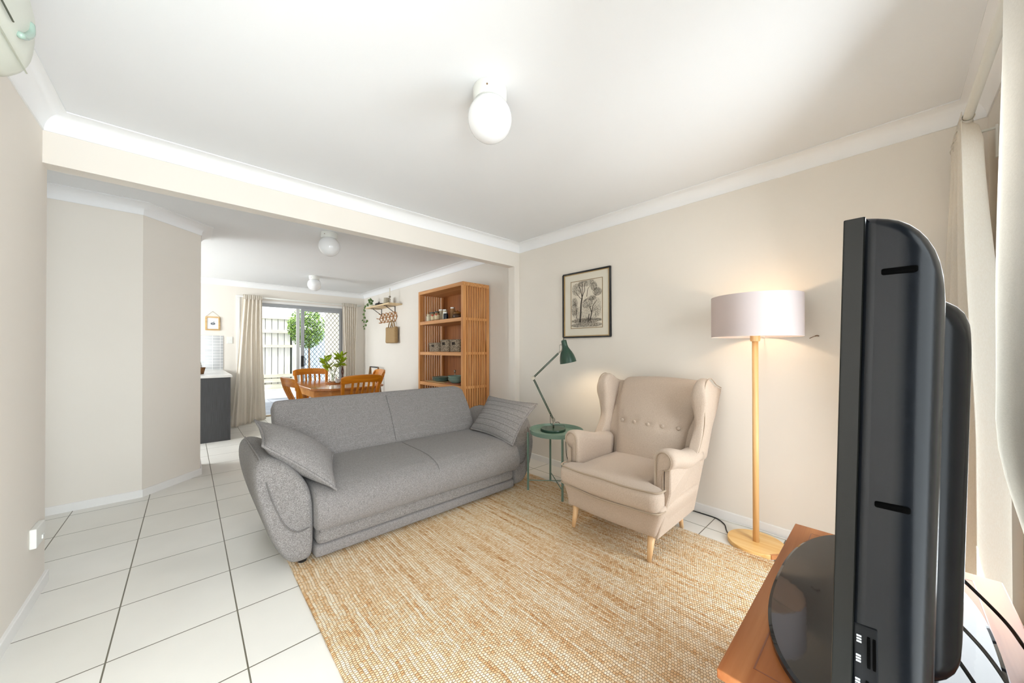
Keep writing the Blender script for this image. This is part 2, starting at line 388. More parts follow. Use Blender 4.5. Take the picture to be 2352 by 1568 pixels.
        if bevel: md = o.modifiers.new('b', 'BEVEL'); md.width = bevel; md.segments = 2; md.limit_method = 'ANGLE'; md.angle_limit = radians(40)
        if subsurf: md = o.modifiers.new('ss', 'SUBSURF'); md.levels = subsurf; md.render_levels = subsurf
        if auto is not None:
            me.polygons.foreach_set('use_smooth', [True]*len(me.polygons))
            bm = bmesh.new(); bm.from_mesh(me)
            for e in bm.edges:
                if len(e.link_faces) == 2 and e.calc_face_angle(0) > radians(auto): e.smooth = False
            bm.to_mesh(me); bm.free()
        return o
def tag(o, label=None, cat=None, group=None, kind=None):
    if label: o['label'] = label
    if cat: o['category'] = cat
    if group: o['group'] = group
    if kind: o['kind'] = kind
    return o
def thing(name, loc, label, cat, group=None, rz=0):
    o = bpy.data.objects.new(name, None); o.location = loc; o.rotation_euler = (0, 0, rz); COL.objects.link(o); o.empty_display_size = .05
    return tag(o, label, cat, group)
def struct(mb, name, m, **kw):
    return tag(mb.build(name, m, **kw), kind='structure')
def copy_tree(o, parent=None):
    c = o.copy(); COL.objects.link(c); c.parent = parent
    for ch in list(o.children): copy_tree(ch, c)
    return c
def arc(a, b, n): return [a+(b-a)*i/n for i in range(n+1)]
def smooth_path(pts, n=8):
    pts = [Vector(p) for p in pts]; out = []
    P = [pts[0]*2-pts[1]]+pts+[pts[-1]*2-pts[-2]]
    for i in range(1, len(P)-2):
        p0, p1, p2, p3 = P[i-1:i+3]
        for k in range(n):
            t = k/n
            out.append(.5*((2*p1)+(p2-p0)*t+(2*p0-5*p1+4*p2-p3)*t*t+(3*p1-p0-3*p2+p3)*t**3))
    out.append(pts[-1]); return out

# ================================================================= SETTING
XR, XL, YN, YF, ZC = 2.797, -.542, -.325, 7.74, 2.40
XK = -2.3
struct(MB().box(XK-.1, XR+.1, YN-.12, YF+.12, -.1, 0), 'floor', FLOOR)
struct(MB().box(XK-.1, XR+.1, YN-.12, YF+.12, ZC, ZC+.1), 'ceiling', CEIL)
def hole_wall_y(y0, y1, x0, x1, holes):
    mb = MB(); xs = x0
    for (a, b_, z0, z1) in holes:
        mb.box(xs, a, y0, y1, 0, ZC)
        if z0 > 0: mb.box(a, b_, y0, y1, 0, z0)
        mb.box(a, b_, y0, y1, z1, ZC); xs = b_
    mb.box(xs, x1, y0, y1, 0, ZC); return mb
struct(hole_wall_y(YN-.12, YN, XL-.1, XR+.1, [(-.35, .85, .1, 2.1), (1.42, 2.42, .1, 2.1)]), 'wall_front', WALL)
struct(hole_wall_y(YF, YF+.12, XK-.1, XR+.1, [(.95, 2.36, 0, 2.06)]), 'wall_back', WALL)
struct(MB().box(XR, XR+.1, YN, YF, 0, ZC), 'wall_right', WALL)
struct(MB().box(XL-.1, XL, YN, 2.975, 0, ZC), 'wall_left', WALL)
# bulkhead and nib
struct(MB().box(XL-.1, XR, 2.895, 2.995, 2.147, ZC), 'trim_1', WALL)
struct(MB().box(2.72, XR, 2.895, 2.995, 0, 2.147), 'trim_2', WALL)
# hall side wall + kitchen wall on the far left
def hole_wall_x(x0, x1, y0, y1, holes):
    mb = MB(); ys = y0
    for (a, b_, z0, z1) in holes:
        mb.box(x0, x1, ys, a, 0, ZC)
        if z0 > 0: mb.box(x0, x1, a, b_, 0, z0)
        mb.box(x0, x1, a, b_, z1, ZC); ys = b_
    mb.box(x0, x1, ys, y1, 0, ZC); return mb
struct(hole_wall_x(XK-.1, XK, 2.9, YF, [(3.1, 4.0, .3, 2.1), (5.4, 7.2, .95, 2.05)]), 'wall_hall_side', WALL)
struct(MB().box(XK, XL-.1, 2.85, 2.97, 0, ZC), 'wall_hall_end', WALL)
# angled pantry wall
AP = [(XK, 4.165), (-.275, 4.165), (.088, 4.53), (.088, 4.93), (XK, 4.93)]
struct(MB().prism(AP, 0, ZC), 'wall_pantry', WALL)

COVE = [(0, 2.31), (.006, 2.31), (.006, 2.318)]+[(.082-.076*cos(t), 2.318+.076*sin(t)) for t in arc(.12, pi/2, 8)]+[(.09, 2.394), (.09, ZC-.0005), (0, ZC-.0005)]
def mould(path, prof, side=1, closed=False):
    """path 2D; inside lies to the left when side=1"""
    pts = [Vector(p) for p in path]; n = len(pts); mb = MB(); rings = []
    for i in range(n):
        def nrm(a, b_): d = (b_-a).normalized(); return Vector((-d.y, d.x))*side
        if closed: n1 = nrm(pts[i-1], pts[i]); n2 = nrm(pts[i], pts[(i+1) % n])
        else:
            n1 = nrm(pts[i-1], pts[i]) if i > 0 else nrm(pts[0], pts[1]); n2 = nrm(pts[i], pts[i+1]) if i < n-1 else n1
        mvec = (n1+n2); mvec = mvec/(mvec.dot(n1)) if mvec.dot(n1) > 1e-6 else n1
        rings.append([(pts[i].x+mvec.x*d, pts[i].y+mvec.y*d, z) for d, z in prof])
    if closed: rings.append(rings[0])
    return mb.loft(rings, caps=not closed)
struct(mould([(XL, YN), (XR, YN), (XR, 2.895), (XL, 2.895)], COVE, 1, True), 'trim_3', CORN, auto=35)
struct(mould([(XK, 4.165), (-.275, 4.165), (.088, 4.53), (.088, 4.93), (XK, 4.93)], COVE, -1), 'trim_4', CORN, auto=35)
struct(mould([(XK, YF), (XR, YF), (XR, 2.995), (XL, 2.995)], COVE, -1), 'trim_5', CORN, auto=35)
BB = [(0, 0), (.012, 0), (.012, .056), (.009, .06), (0, .06)]
struct(mould([(XR, YN), (XR, 2.895)], BB, 1), 'baseboard_right', TRIM)
struct(mould([(XR, 2.995), (XR, YF), (2.36, YF)], BB, 1), 'baseboard_far_right', TRIM)
struct(mould([(.95, YF), (.44, YF)], BB, 1), 'baseboard_back', TRIM)
struct(mould([(XL-.1, 2.975), (XL, 2.975), (XL, YN)], BB, 1), 'baseboard_left', TRIM)
struct(mould([(XK, 4.165), (-.275, 4.165), (.088, 4.53), (.088, 4.93)], BB, -1), 'baseboard_pantry', TRIM)

# windows of the front wall (behind the tv / added behind the camera for fill)
def win_frame(name, x0, x1, y, z0, z1, t=.04, d=.06):
    mb = MB()
    mb.box(x0, x0+t, y, y+d, z0, z1).box(x1-t, x1, y, y+d, z0, z1).box(x0+t, x1-t, y, y+d, z0, z0+t).box(x0+t, x1-t, y, y+d, z1-t, z1)
    o = struct(mb, name, ALUW)
    g = MB().box(x0+t, x1-t, y+d/2-.002, y+d/2+.002, z0+t, z1-t).build('window_pane', GLASS, o); return o
win_frame('window_1', 1.42, 2.42, YN-.09, .1, 2.1)
win_frame('added_window_2', -.35, .85, YN-.09, .1, 2.1)  # added window, made to carry the left wall fill
def win_frame_x(name, y0, y1, x, z0, z1, t=.04, d=.05):
    mb = MB().box(x, x+d, y0, y0+t, z0, z1).box(x, x+d, y1-t, y1, z0, z1).box(x, x+d, y0+t, y1-t, z0, z0+t).box(x, x+d, y0+t, y1-t, z1-t, z1)
    o = struct(mb, name, ALUW); MB().box(x+d/2-.002, x+d/2+.002, y0+t, y1-t, z0+t, z1-t).build('window_pane', GLASS, o)
win_frame_x('added_window_3', 3.1, 4.0, XK-.08, .3, 2.1)  # added unseen window, lets extra daylight into the hall
win_frame_x('added_window_4', 5.4, 7.2, XK-.08, .95, 2.05)  # added unseen window for the far room fill

# sliding door in the far wall
dr = struct(MB().box(.95, .985, YF+.02, YF+.10, 0, 2.06).box(2.325, 2.36, YF+.02, YF+.10, 0, 2.06).box(.985, 2.325, YF+.02, YF+.10, 2.0, 2.06).box(.985, 2.325, YF-.01, YF+.12, -.001, .012), 'door_1', ALU)
MB().box(1.53, 1.585, YF+.03, YF+.06, .012, 2.0).build('fixed_stile', ALUW, dr)
sg = MB().box(1.60, 1.655, YF-.005, YF+.02, .03, 2.0).box(2.29, 2.325, YF-.005, YF+.02, .03, 2.0).box(1.655, 2.29, YF-.005, YF+.02, 1.955, 2.0).box(1.655, 2.29, YF-.005, YF+.02, .03, .09).build('screen_frame', ALU, dr, bevel=.002)
# diamond wire mesh
mb = MB(); sx0, sx1, sz0, sz1 = 1.655, 2.29, .09, 1.955; dx, dz = .074, .098
def clipseg(x0, z0, x1, z1):
    t0, t1 = 0, 1; ddx, ddz = x1-x0, z1-z0
    for p, q in ((-ddx, x0-sx0), (ddx, sx1-x0), (-ddz, z0-sz0), (ddz, sz1-z0)):
        if abs(p) < 1e-9:
            if q < 0: return None
            continue
        t = q/p
        if p < 0: t0 = max(t0, t)
        else: t1 = min(t1, t)
    if t0 >= t1: return None
    return (x0+ddx*t0, z0+ddz*t0, x0+ddx*t1, z0+ddz*t1)
for k in range(-40, 40):
    for sgn in (1, -1):
        x_ = sx0+k*dx; L = 30
        sgm = clipseg(x_-L*dx*1, sz0-(L*dz)*sgn, x_+L*dx, sz0+(L*dz)*sgn)
        if sgm: mb.tube([(sgm[0], YF+.012, sgm[1]), (sgm[2], YF+.012, sgm[3])], .0036, 5)
mb.build('screen_mesh', WIRE, dr)
hb = MB().box(1.598, 1.64, YF-.03, YF-.004, .88, 1.09).build('lock_body', BLACKM, dr, bevel=.004)
MB().tube(smooth_path([(1.635, YF-.03, 1.07), (1.655, YF-.055, 1.05), (1.657, YF-.06, .98), (1.655, YF-.055, .92), (1.635, YF-.03, .9)]), .006).build('pull_handle', BLACKM, hb, smooth=True)
struct(MB().box(.985, 2.32, YF-.10, YF-.012, .0005, .012), 'trim_7', wood('threshold_timber', '#8A7048', '#A88C5E', '#BFA475', 'x', .6))
# architrave / pelmet line above the door
struct(MB().box(.9, 2.41, YF-.015, YF, 2.06, 2.10).box(.62, .66, YF-.015, YF, 0, 2.16).box(.62, 2.7, YF-.012, YF, 2.13, 2.15), 'trim_6', TRIM)

# ================================================================= OUTSIDE
tag(MB().box(-1, 6, YF+.12, 10.62, -.13, -.03).build('patio_paving', PATIO), kind='structure')
tag(MB().box(-3, 8, 10.62, 10.8, -.1, .18).build('garden_wall', OUTW), kind='structure')
mb = MB()
fz0, fz1 = .50, 2.02; k = 0; x = .2
fr = thing('paling_fence', (2, 10.7, 0), 'weathered white timber paling fence beyond the patio, seen through the open door', 'fence')
while x < 1.95:
    mb.box(x, x+.124, 10.72, 10.74, .2, 2.06); x += .137
mb.build('palings', FENCE, fr)
for (z0, z1) in ((2.0, 2.07), (1.64, 1.72), (1.27, 1.335), (.5, .58), (.38, .47), (.2, .33)):
    MB().box(.1, 2.02 if z0 < 1.5 else 2.25, 10.66, 10.72, z0, z1).build('rail', RAILM, fr)
MB().box(.1, 2.02, 10.76, 10.78, .2, 2.05).build('gap_shade_sheet', plain('shaded_gap', '#4B5148', .9), fr)  # dark sheet behind the palings, gap shade put into its colour
MB().box(2.02, 2.22, 10.70, 10.75, .18, 2.0).build('end_board', FENCE, fr)
mb = MB(); x = 2.26
f2 = thing('panel_fence', (2.9, 10.9, 0), 'blue-grey panel fence behind the security screen and tree', 'fence')
while x < 3.6: mb.box(x, x+.13, 10.9, 10.93, -.05, 1.75); x += .14
mb.build('panels', BLUEF, f2)
tag(MB().box(2.45, 2.6, 7.86, 9.38, -.1, 2.6).build('side_wall', RENDER), kind='structure')
tag(MB().box(-1.5, 6.5, 9.2, 9.32, 2.24, 2.6).build('patio_beam', OUTW), kind='structure')
tag(MB().box(-1.5, 6.5, 7.86, 9.32, 2.6, 2.66).build('patio_roof', OUTW), kind='structure')
# tree
tr_ = thing('leafy_tree', (2.25, 10.2, -.05), 'bright green leafy tree growing in front of the garden fence', 'tree')
MB().tube([(2.35, 10.35, -.05), (2.32, 10.3, .8), (2.28, 10.15, 1.5)], [.03, .025, .015]).build('trunk', LADW, tr_, smooth=True)
mb = MB(); mb2 = MB()
for i in range(4600):
    while True:
        p = Vector((random.uniform(-1, 1), random.uniform(-1, 1), random.uniform(-1, 1)))
        if .25 < p.length < 1: break
    c = Vector((2.24+p.x*.44, 10.15+p.y*.35, 1.78+p.z*.54))
    a = Vector((random.gauss(0, 1), random.gauss(0, 1), random.gauss(0, 1))).normalized(); b_ = a.orthogonal().normalized(); s_ = random.uniform(.02, .038)
    (mb if random.random() < .6 else mb2).add([c-a*s_, c+b_*s_*.45, c+a*s_, c-b_*s_*.45], [(0, 1, 2, 3)])
mb.build('bright_foliage', LEAF, tr_); mb2.build('deep_foliage', LEAFD, tr_)

tag(MB().box(-1.5, 4, -1.5, YN-.12, 2.25, 2.33).build('added_sun_block', OUTW), kind='structure')  # added unseen slab, keeps the sun off the tv cabinet
# ================================================================= CURTAINS
def curtain(name, label, fn, nu, nv, mat, group=None):
    root = thing(name, fn(.5, 0), label, 'curtain', group)
    MB().grid(fn, nu, nv).build('cloth', mat, root, smooth=True, solid=.002)
    return root
def lerp(a, b_, t): return a+(b_-a)*t
def ss(t): t = max(0, min(1, t)); return t*t*(3-2*t)
# far left curtain (v: 0 top, 1 bottom)
def fn(u, v):
    x = lerp(lerp(.70, .50, v**1.1), lerp(.975, .98, v), u)
    fold = sin(u*pi*2*5.2+.6)*lerp(.022, .045, v)*(1-.3*v)+sin(u*17+v*3)*.012*v
    y = lerp(7.655, lerp(6.95, 7.35, u), ss(v)**1.4)+fold
    if v > .93: y -= (v-.93)*1.2*(1-.5*u)
    z = lerp(2.17, .012, v)
    return (x+sin(v*5+u*9)*.012*v, y, z)
cl = curtain('linen_curtain', 'cream linen curtain flaring to the floor, left of the sliding door', fn, 90, 40, LINEN)
MB().grid(lambda u, v: (lerp(.70, .975, u), 7.655+sin(u*pi*2*10)*.012-.012, lerp(2.175, 2.09, v)), 80, 3).build('heading_tape', LINEN, cl, smooth=True, solid=.002)
def fn(u, v):
    x = lerp(lerp(2.325, 2.36, ss(v*2)), lerp(2.62, 2.59, ss(v*2)), u); y = 7.65+sin(u*pi*2*7)*lerp(.016, .028, v)
    return (x, y, lerp(2.165, .015, v))
cr = curtain('linen_curtain', 'cream linen curtain hanging straight, right of the sliding door', fn, 90, 16, LINEN)
MB().grid(lambda u, v: (lerp(2.325, 2.62, u), 7.64+sin(u*pi*2*10)*.01, lerp(2.17, 2.09, v)), 80, 3).build('heading_tape', LINEN, cr, smooth=True, solid=.002)
rd = thing('curtain_rod', (1.65, 7.66, 2.14), 'slim white curtain rod across the far wall above the sliding door', 'curtain rod')
MB().tube([(.60, 7.66, 2.14), (2.72, 7.66, 2.14)], .009, 10).build('rod', WHITEM, rd, smooth=True)
for x in (.63, 2.70): MB().box(x-.008, x+.008, 7.66, YF, 2.13, 2.15).build('bracket', WHITEM, rd)
# front window rod + curtains
RY, RZ = -.226, 2.165
rd2 = thing('curtain_rod', (1.8, RY, RZ), 'thick white curtain rod beside the ceiling at the right edge', 'curtain rod')
MB().tube([(-.5, RY, RZ), (2.70, RY, RZ)], .0145, 20).build('rod', WHITEM, rd2, smooth=True)
MB().box(2.572, 2.582, YN, RY, RZ-.005, RZ+.005).box(2.568, 2.586, YN, YN+.008, RZ-.13, RZ+.012).build('bracket', WHITEM, rd2)
def fn(u, v):
    x0 = lerp(2.37, 2.31, ss(v*1.6)); x = lerp(x0, 2.745, u)
    env = lerp(.03, .05, ss(v*2))
    y = RY-.012+ sin(u*pi*2*3.2+pi*.5)*env - ss(v*1.5)*.045*(1-u)
    if v < .03: y = lerp(RY+.017 , y, v/.03)
    return (x, y+.02*ss(v*2)*u, lerp(RZ+.028, .012, v))
cf = curtain('white_curtain', 'sheer off-white curtain gathered against the right wall behind the television', fn, 70, 40, SHEER)
MB().grid(lambda u, v: (lerp(2.37, 2.74, u), RY+.018*cos(v*pi*1.9)+sin(u*20)*.003, RZ+.018*sin(v*pi*1.9+.0)), 30, 16).build('rod_pocket', SHEER, cf, smooth=True, solid=.002)
def fn(u, v):
    x = lerp(lerp(1.47, 1.62, ss((v-.45)*2)), lerp(.98, 1.02, v), u)
    y = lerp(-.196, -.180, ss(v*2.4))-.078*ss((v-.53)/.24)+sin(u*pi*2*2+.3)*.004*ss(u*4)
    return (x, y, lerp(RZ+.02, .012, v))
curtain('grey_white_curtain', 'pale grey curtain panel at the far right edge of the photo', fn, 70, 30, GREYLIN)

# ================================================================= RUG
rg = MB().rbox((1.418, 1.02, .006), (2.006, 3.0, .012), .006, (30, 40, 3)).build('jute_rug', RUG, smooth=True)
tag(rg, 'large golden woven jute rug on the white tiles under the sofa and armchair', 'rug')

# ================================================================= SOFA
SX = 1.28
so = thing('sofa', (SX, 2.65, 0), 'grey tweed three-seat sofa with flared curved arms on the jute rug', 'sofa')
RUGT = .012
def seatfn(p, d):
    x, y, z = p
    return (x, y, z)
# bottom plinth
MB().rbox((SX, 2.62, .07), (1.52, .90, .07), .02, (30, 10, 6)).build('base', SOFA, so, smooth=True)
MB().rbox((SX, 2.63, .155), (1.50, .93, .11), .035, (30, 12, 10)).build('lower_cushion', SOFAKNIT, so, smooth=True)
prof = [(2.165, .198), (2.125, .205), (2.10, .24), (2.092, .29), (2.102, .34), (2.135, .385), (2.19, .412), (2.28, .428), (2.42, .438), (2.60, .440), (2.78, .436), (2.86, .40), (2.88, .30), (2.86, .205), (2.5, .198)]
prof = [(p.x, p.y) for p in smooth_path([Vector((a, b_, 0)) for a, b_ in prof]+[Vector((2.165, .198, 0))], 4)[:-1]]
cyx, czx = 2.45, .32
rings = []
nx = 44
for i in range(nx+1):
    u = -1+2*i/nx; t = abs(u); X = SX+math.copysign(1-(1-t)**1.6, u)*.765
    e = max(0, (abs(X-SX)-(.765-.05))/.05); k = 1-.14*(1-sqrt(max(0, 1-min(1, e)**2)))
    sag = 1+.012*cos((X-SX)*3.0)
    ring = []
    for (y, z) in prof:
        zz = czx+(z-czx)*(k if k < 1 else 1)*1.0
        yy = cyx+(y-cyx)*(1-(1-k)*.35)
        if z > .41: zz += .008*cos((X-SX)*2.0)-.004*(abs(X-SX-.0) < .012)
        ring.append((X, yy, zz))
    rings.append(ring)
sc = MB().loft(rings).build('seat_cushion', SOFA, so, smooth=True)
MB().tube([(x, 2.138-.006*sin(x*3), .203+.003*sin(x*11)) for x in arc(.535, 2.025, 60)], .007, 8).build('piping', SOFAKNIT, sc, smooth=True)
# creases / seam across the seat
MB().tube(smooth_path([(SX, 2.095, .30), (SX, 2.13, .383), (SX, 2.2, .422), (SX, 2.35, .4445), (SX, 2.7, .449)]), .0014, 6).build('seam', SEAM, sc, smooth=True)
# back rest
def backfn(p, d):
    # d in local: x along width, y thickness, z height
    x, y, z = d
    tz = (z+.24)/.48
    ax = abs(x); cr = max(0, (ax-.70)/.105)
    z2 = z-(.05 if x > 0 else .004)*(cr**2)*ss(tz*1.3)
    wid = 1.0+0.0*tz
    bul = .018*sin(max(0, min(1, tz))*pi)*(-1 if y < 0 else .4)
    yy = y+bul
    # lean
    base = Vector((SX-.03, 2.80, .40)); a = radians(31)
    Z = (z2+.24); 
    return (base.x+x*wid, base.y+yy*cos(a)+Z*sin(a), base.z-yy*sin(a)+Z*cos(a))
bk = MB().rbox((0, 0, 0), (1.62, .14, .48), .03, (46, 10, 22), backfn).build('backrest', SOFA, so, smooth=True)
def back_pt(x, zh, out=.004):
    tz = zh/.48; bulv = -.018*sin(tz*pi); a = radians(31); yy = -.075+bulv-out*.0
    return (SX-.03+x, 2.80+yy*cos(a)+zh*sin(a), .40-yy*sin(a)+zh*cos(a))
mb = MB(); mb2 = MB()
THR = plain('pale_stitch', '#A9A4A0', .8)
for zh in (.06, .12, .18, .24, .30, .36, .42):
    x = -.74
    while x < .74:
        L = random.uniform(.03, .12)
        if random.random() < .75:
            mb2.tube([back_pt(x, zh), back_pt(x+L, zh)], .0009, 4)
        x += L+random.uniform(.01, .05)
tag(mb2.build('stitching', THR, bk), kind='stuff')
MB().tube([back_pt(0, z) for z in arc(.03, .43, 16)], .0016, 6).build('seam', SEAM, bk, smooth=True)
# arms
OUT = [(.030, .435), (.045, .405), (.08, .375), (.14, .343), (.20, .318), (.30, .288), (.40, .262), (.50, .247), (.56, .250), (.595, .262), (.612, .285)]
INN = [(.614, .315), (.604, .350), (.578, .395), (.540, .435), (.495, .470), (.445, .500), (.38, .517), (.28, .522), (.18, .522), (.08, .520), (.040, .510), (.030, .49)]
def arm(mirror):
    g = (lambda x: 2*SX-x) if mirror else (lambda x: x)
    rings = []
    secs = [(2.165, .74), (2.172, .84), (2.185, .91), (2.205, .96), (2.235, .99), (2.27, 1.0)]+[(y, 1.0) for y in arc(2.35, 2.95, 8)]+[(2.99, .985), (3.03, .95), (3.055, .86), (3.065, .72)]
    for y, k in secs:
        ring = []
        for z, x in OUT+INN:
            cx_, cz_ = .40, .30
            # the crest starts further back than the belly of the arm
            zz = cz_+(z-cz_)*k; xx = cx_+(x-cx_)*k
            yy = y+max(0, (z-.38))*.33*(1-ss((y-2.165)/.35))
            ring.append((g(xx), yy, zz))
        rings.append(ring)
    a = MB().loft(rings).build('arm', SOFAKNIT, so, smooth=True, subsurf=1)
    # leaf seam on the front, welt along the crest
    pf = [(.292, 2.262, .545), (.31, 2.215, .47), (.335, 2.19, .38), (.365, 2.178, .30), (.40, 2.170, .245), (.44, 2.166, .222), (.48, 2.168, .226), (.512, 2.19, .238)]
    MB().tube([(g(x), y, z) for x, y, z in smooth_path(pf, 5)], .0035, 6).build('seam', SEAM, a, smooth=True)
    MB().tube([(g(x), y, z) for x, y, z in smooth_path([(.292, 2.262, .545), (.286, 2.30, .60), (.284, 2.38, .613), (.284, 2.6, .614), (.284, 2.8, .614), (.284, 2.98, .609)], 5)], .0055, 6).build('welt', SOFAKNIT, a, smooth=True)
    return a
arm(False); arm(True)
for x in (.475, 2*SX-.475):
    for y, z0 in ((2.255, RUGT), (2.95, 0)): MB().lathe([(.019, z0), (.022, z0+.002), (.024, .05)], (x, y, 0), 16).build('leg', BLACKM, so, smooth=True)

def pillow(name, label, c00, c10, c11, c01, T, bend=0, mat=PILW, quilt=0, N=30):
    c = [Vector(p) for p in (c00, c10, c11, c01)]
    nrm = ((c[1]-c[0]).cross(c[3]-c[0])).normalized(); cen = sum(c, Vector())/4
    def mid(u, v, s_):
        a, b_ = 2*u-1, 2*v-1
        # pull edges in between the corners
        pu = u+(.5-u)*.10*(1-b_*b_); pv = v+(.5-v)*.10*(1-a*a)
        p = c[0].lerp(c[1], pu).lerp(c[3].lerp(c[2], pu), pv)
        th = T*((max(0, 1-a*a))**.55)*((max(0, 1-b_*b_))**.55)
        if quilt: th -= .006*(abs(sin(v*pi*quilt))<.16)*(th > .01)
        off = bend*(1-a*a)*.6+bend*(1-b_*b_)*.4
        return p+nrm*(off+s_*th)
    root = thing(name, cen, label, 'cushion', 'loose sofa cushions')
    M = MB().grid(lambda u, v: mid(u, v, 1), N, N if not quilt else 60).grid(lambda u, v: mid(u, v, -1), N, N if not quilt else 60)
    M.build('cover', mat, root, smooth=True)
    edge = [mid(t, 0, 0) for t in arc(0, 1, 12)]+[mid(1, t, 0) for t in arc(0, 1, 12)][1:]+[mid(1-t, 1, 0) for t in arc(0, 1, 12)][1:]+[mid(0, 1-t, 0) for t in arc(0, 1, 12)][1:]
    MB().tube(edge, .0075, 7).build('piping', mat, root, smooth=True)
    for k in range(1, quilt+1):
        MB().tube([mid(t, k/(quilt+1), 1)-nrm*.0005 for t in arc(.02, .98, 24)], .0024, 5).build('quilt_seam', SEAM, root, smooth=True)
    return root
pillow('sofa_cushion', 'grey tweed cushion slumped over the left arm of the sofa', (.318, 2.80, .745), (.30, 2.33, .675), (.615, 2.12, .415), (.74, 2.62, .49), .088, .0)
pillow('sofa_cushion', 'grey cushion with quilted stripes leaning on the right arm of the sofa', (1.965, 2.70, .455), (1.98, 2.13, .405), (2.31, 2.16, .712), (2.19, 2.70, .74), .075, .02, quilt=6)

# ================================================================= ARMCHAIR (faces -X)
AY = 1.185
ac = thing('wing_armchair', (2.15, AY, RUGT), 'beige fabric wingback armchair with button back and beech legs', 'armchair')
# base frame: tapers inward to the bottom
def basefn(p, d):
    tz = (p.z-.15)/.20; k = lerp(.87, 1.0, ss(tz)); return (p.x+(.02*(1-tz) if d.x < 0 else -.03*(1-tz))+(-.02*cos(d.y/.36*pi/2) if d.x < 0 else 0), AY+(p.y-AY)*k, p.z)
MB().rbox((2.155, AY, .245), (.56, .70, .19), .03, (20, 20, 8), basefn).build('seat_base', BEIGE, ac, smooth=True)
# seat cushion
def cushfn(p, d):
    x, y, z = p; dx_, dy_, dz_ = d
    if dx_ < 0: x -= .035*(1-(dy_/.36)**2)*ss(-dx_/.25)
    if dz_ > 0: z += .03*(1-(dy_/.37)**2)*(1-(dx_/.33)**2)
    return (x, y, z)
def cushfn2(p, d):
    x, y, z = cushfn(p, d)
    # T shape: narrower behind the arm fronts
    k = 1-.255*ss((x-1.93)/.03)
    return (x, AY+(y-AY)*k, z)
sc2 = MB().rbox((2.14, AY, .365), (.60, .68, .125), .045, (34, 30, 10), cushfn2).build('seat_cushion', BEIGE, ac, smooth=True)
for zz in (.31, .425):
    MB().tube(smooth_path([(1.93, AY-.343, zz), (1.875, AY-.337, zz), (1.845, AY-.30, zz), (1.822, AY-.15, zz), (1.815, AY, zz+(.006 if zz > .4 else -.004)), (1.822, AY+.15, zz), (1.845, AY+.30, zz), (1.875, AY+.337, zz), (1.93, AY+.343, zz)], 6), .0055, 7).build('piping', BEIGE2, sc2, smooth=True)
# back cushion/panel: X as function of z
def bx(z): return 2.36+(z-.40)*.36+.06*ss((z-.75)/.3)*.6
def backf2(p, d):
    z = p.z; tz = (z-.35)/.62; inner = d.x < 0
    hw = lerp(.235, .30, ss(tz*1.2)); y = AY+d.y/.30*hw
    bul = .035*(1-(d.y/.30)**2)*sin(max(0, min(1, tz))*pi*.85+.3) if inner else 0
    # buttons dimple
    if inner and abs(z-.665) < .08: bul -= .012*math.exp(-((z-.665)/.02)**2)*(.55+.45*cos((y-AY)/.105*2*pi))
    zc = z+.018*(1-(d.y/.30)**2)*ss((tz-.8)*5)
    return (bx(z)+.065+d.x-bul, y, zc)
bc = MB().rbox((0, AY, .66), (.13, .60, .63), .05, (8, 40, 44), lambda p, d: backf2(p, d)).build('back_cushion', BEIGE, ac, smooth=True)
for k in range(5):
    yy = AY+(k-2)*.105; MB().sphere((bx(.665)-.030+.004*(k-2)**2, yy, .665), .0140, 16, 10, (.45, 1, 1)).build('button', BEIGE, bc, smooth=True)
# outer back shell
def shell(p, d):
    z = p.z; xb = 2.43+(z-.15)*.20+.09*ss((z-.6)/.35); hw = lerp(.30, .375, ss((z-.15)/.5)); return (xb+d.x-.035, AY+d.y/.37*hw, z)
MB().rbox((0, AY, .55), (.07, .74, .80), .03, (6, 20, 24), shell).build('back_shell', BEIGE, ac, smooth=True)
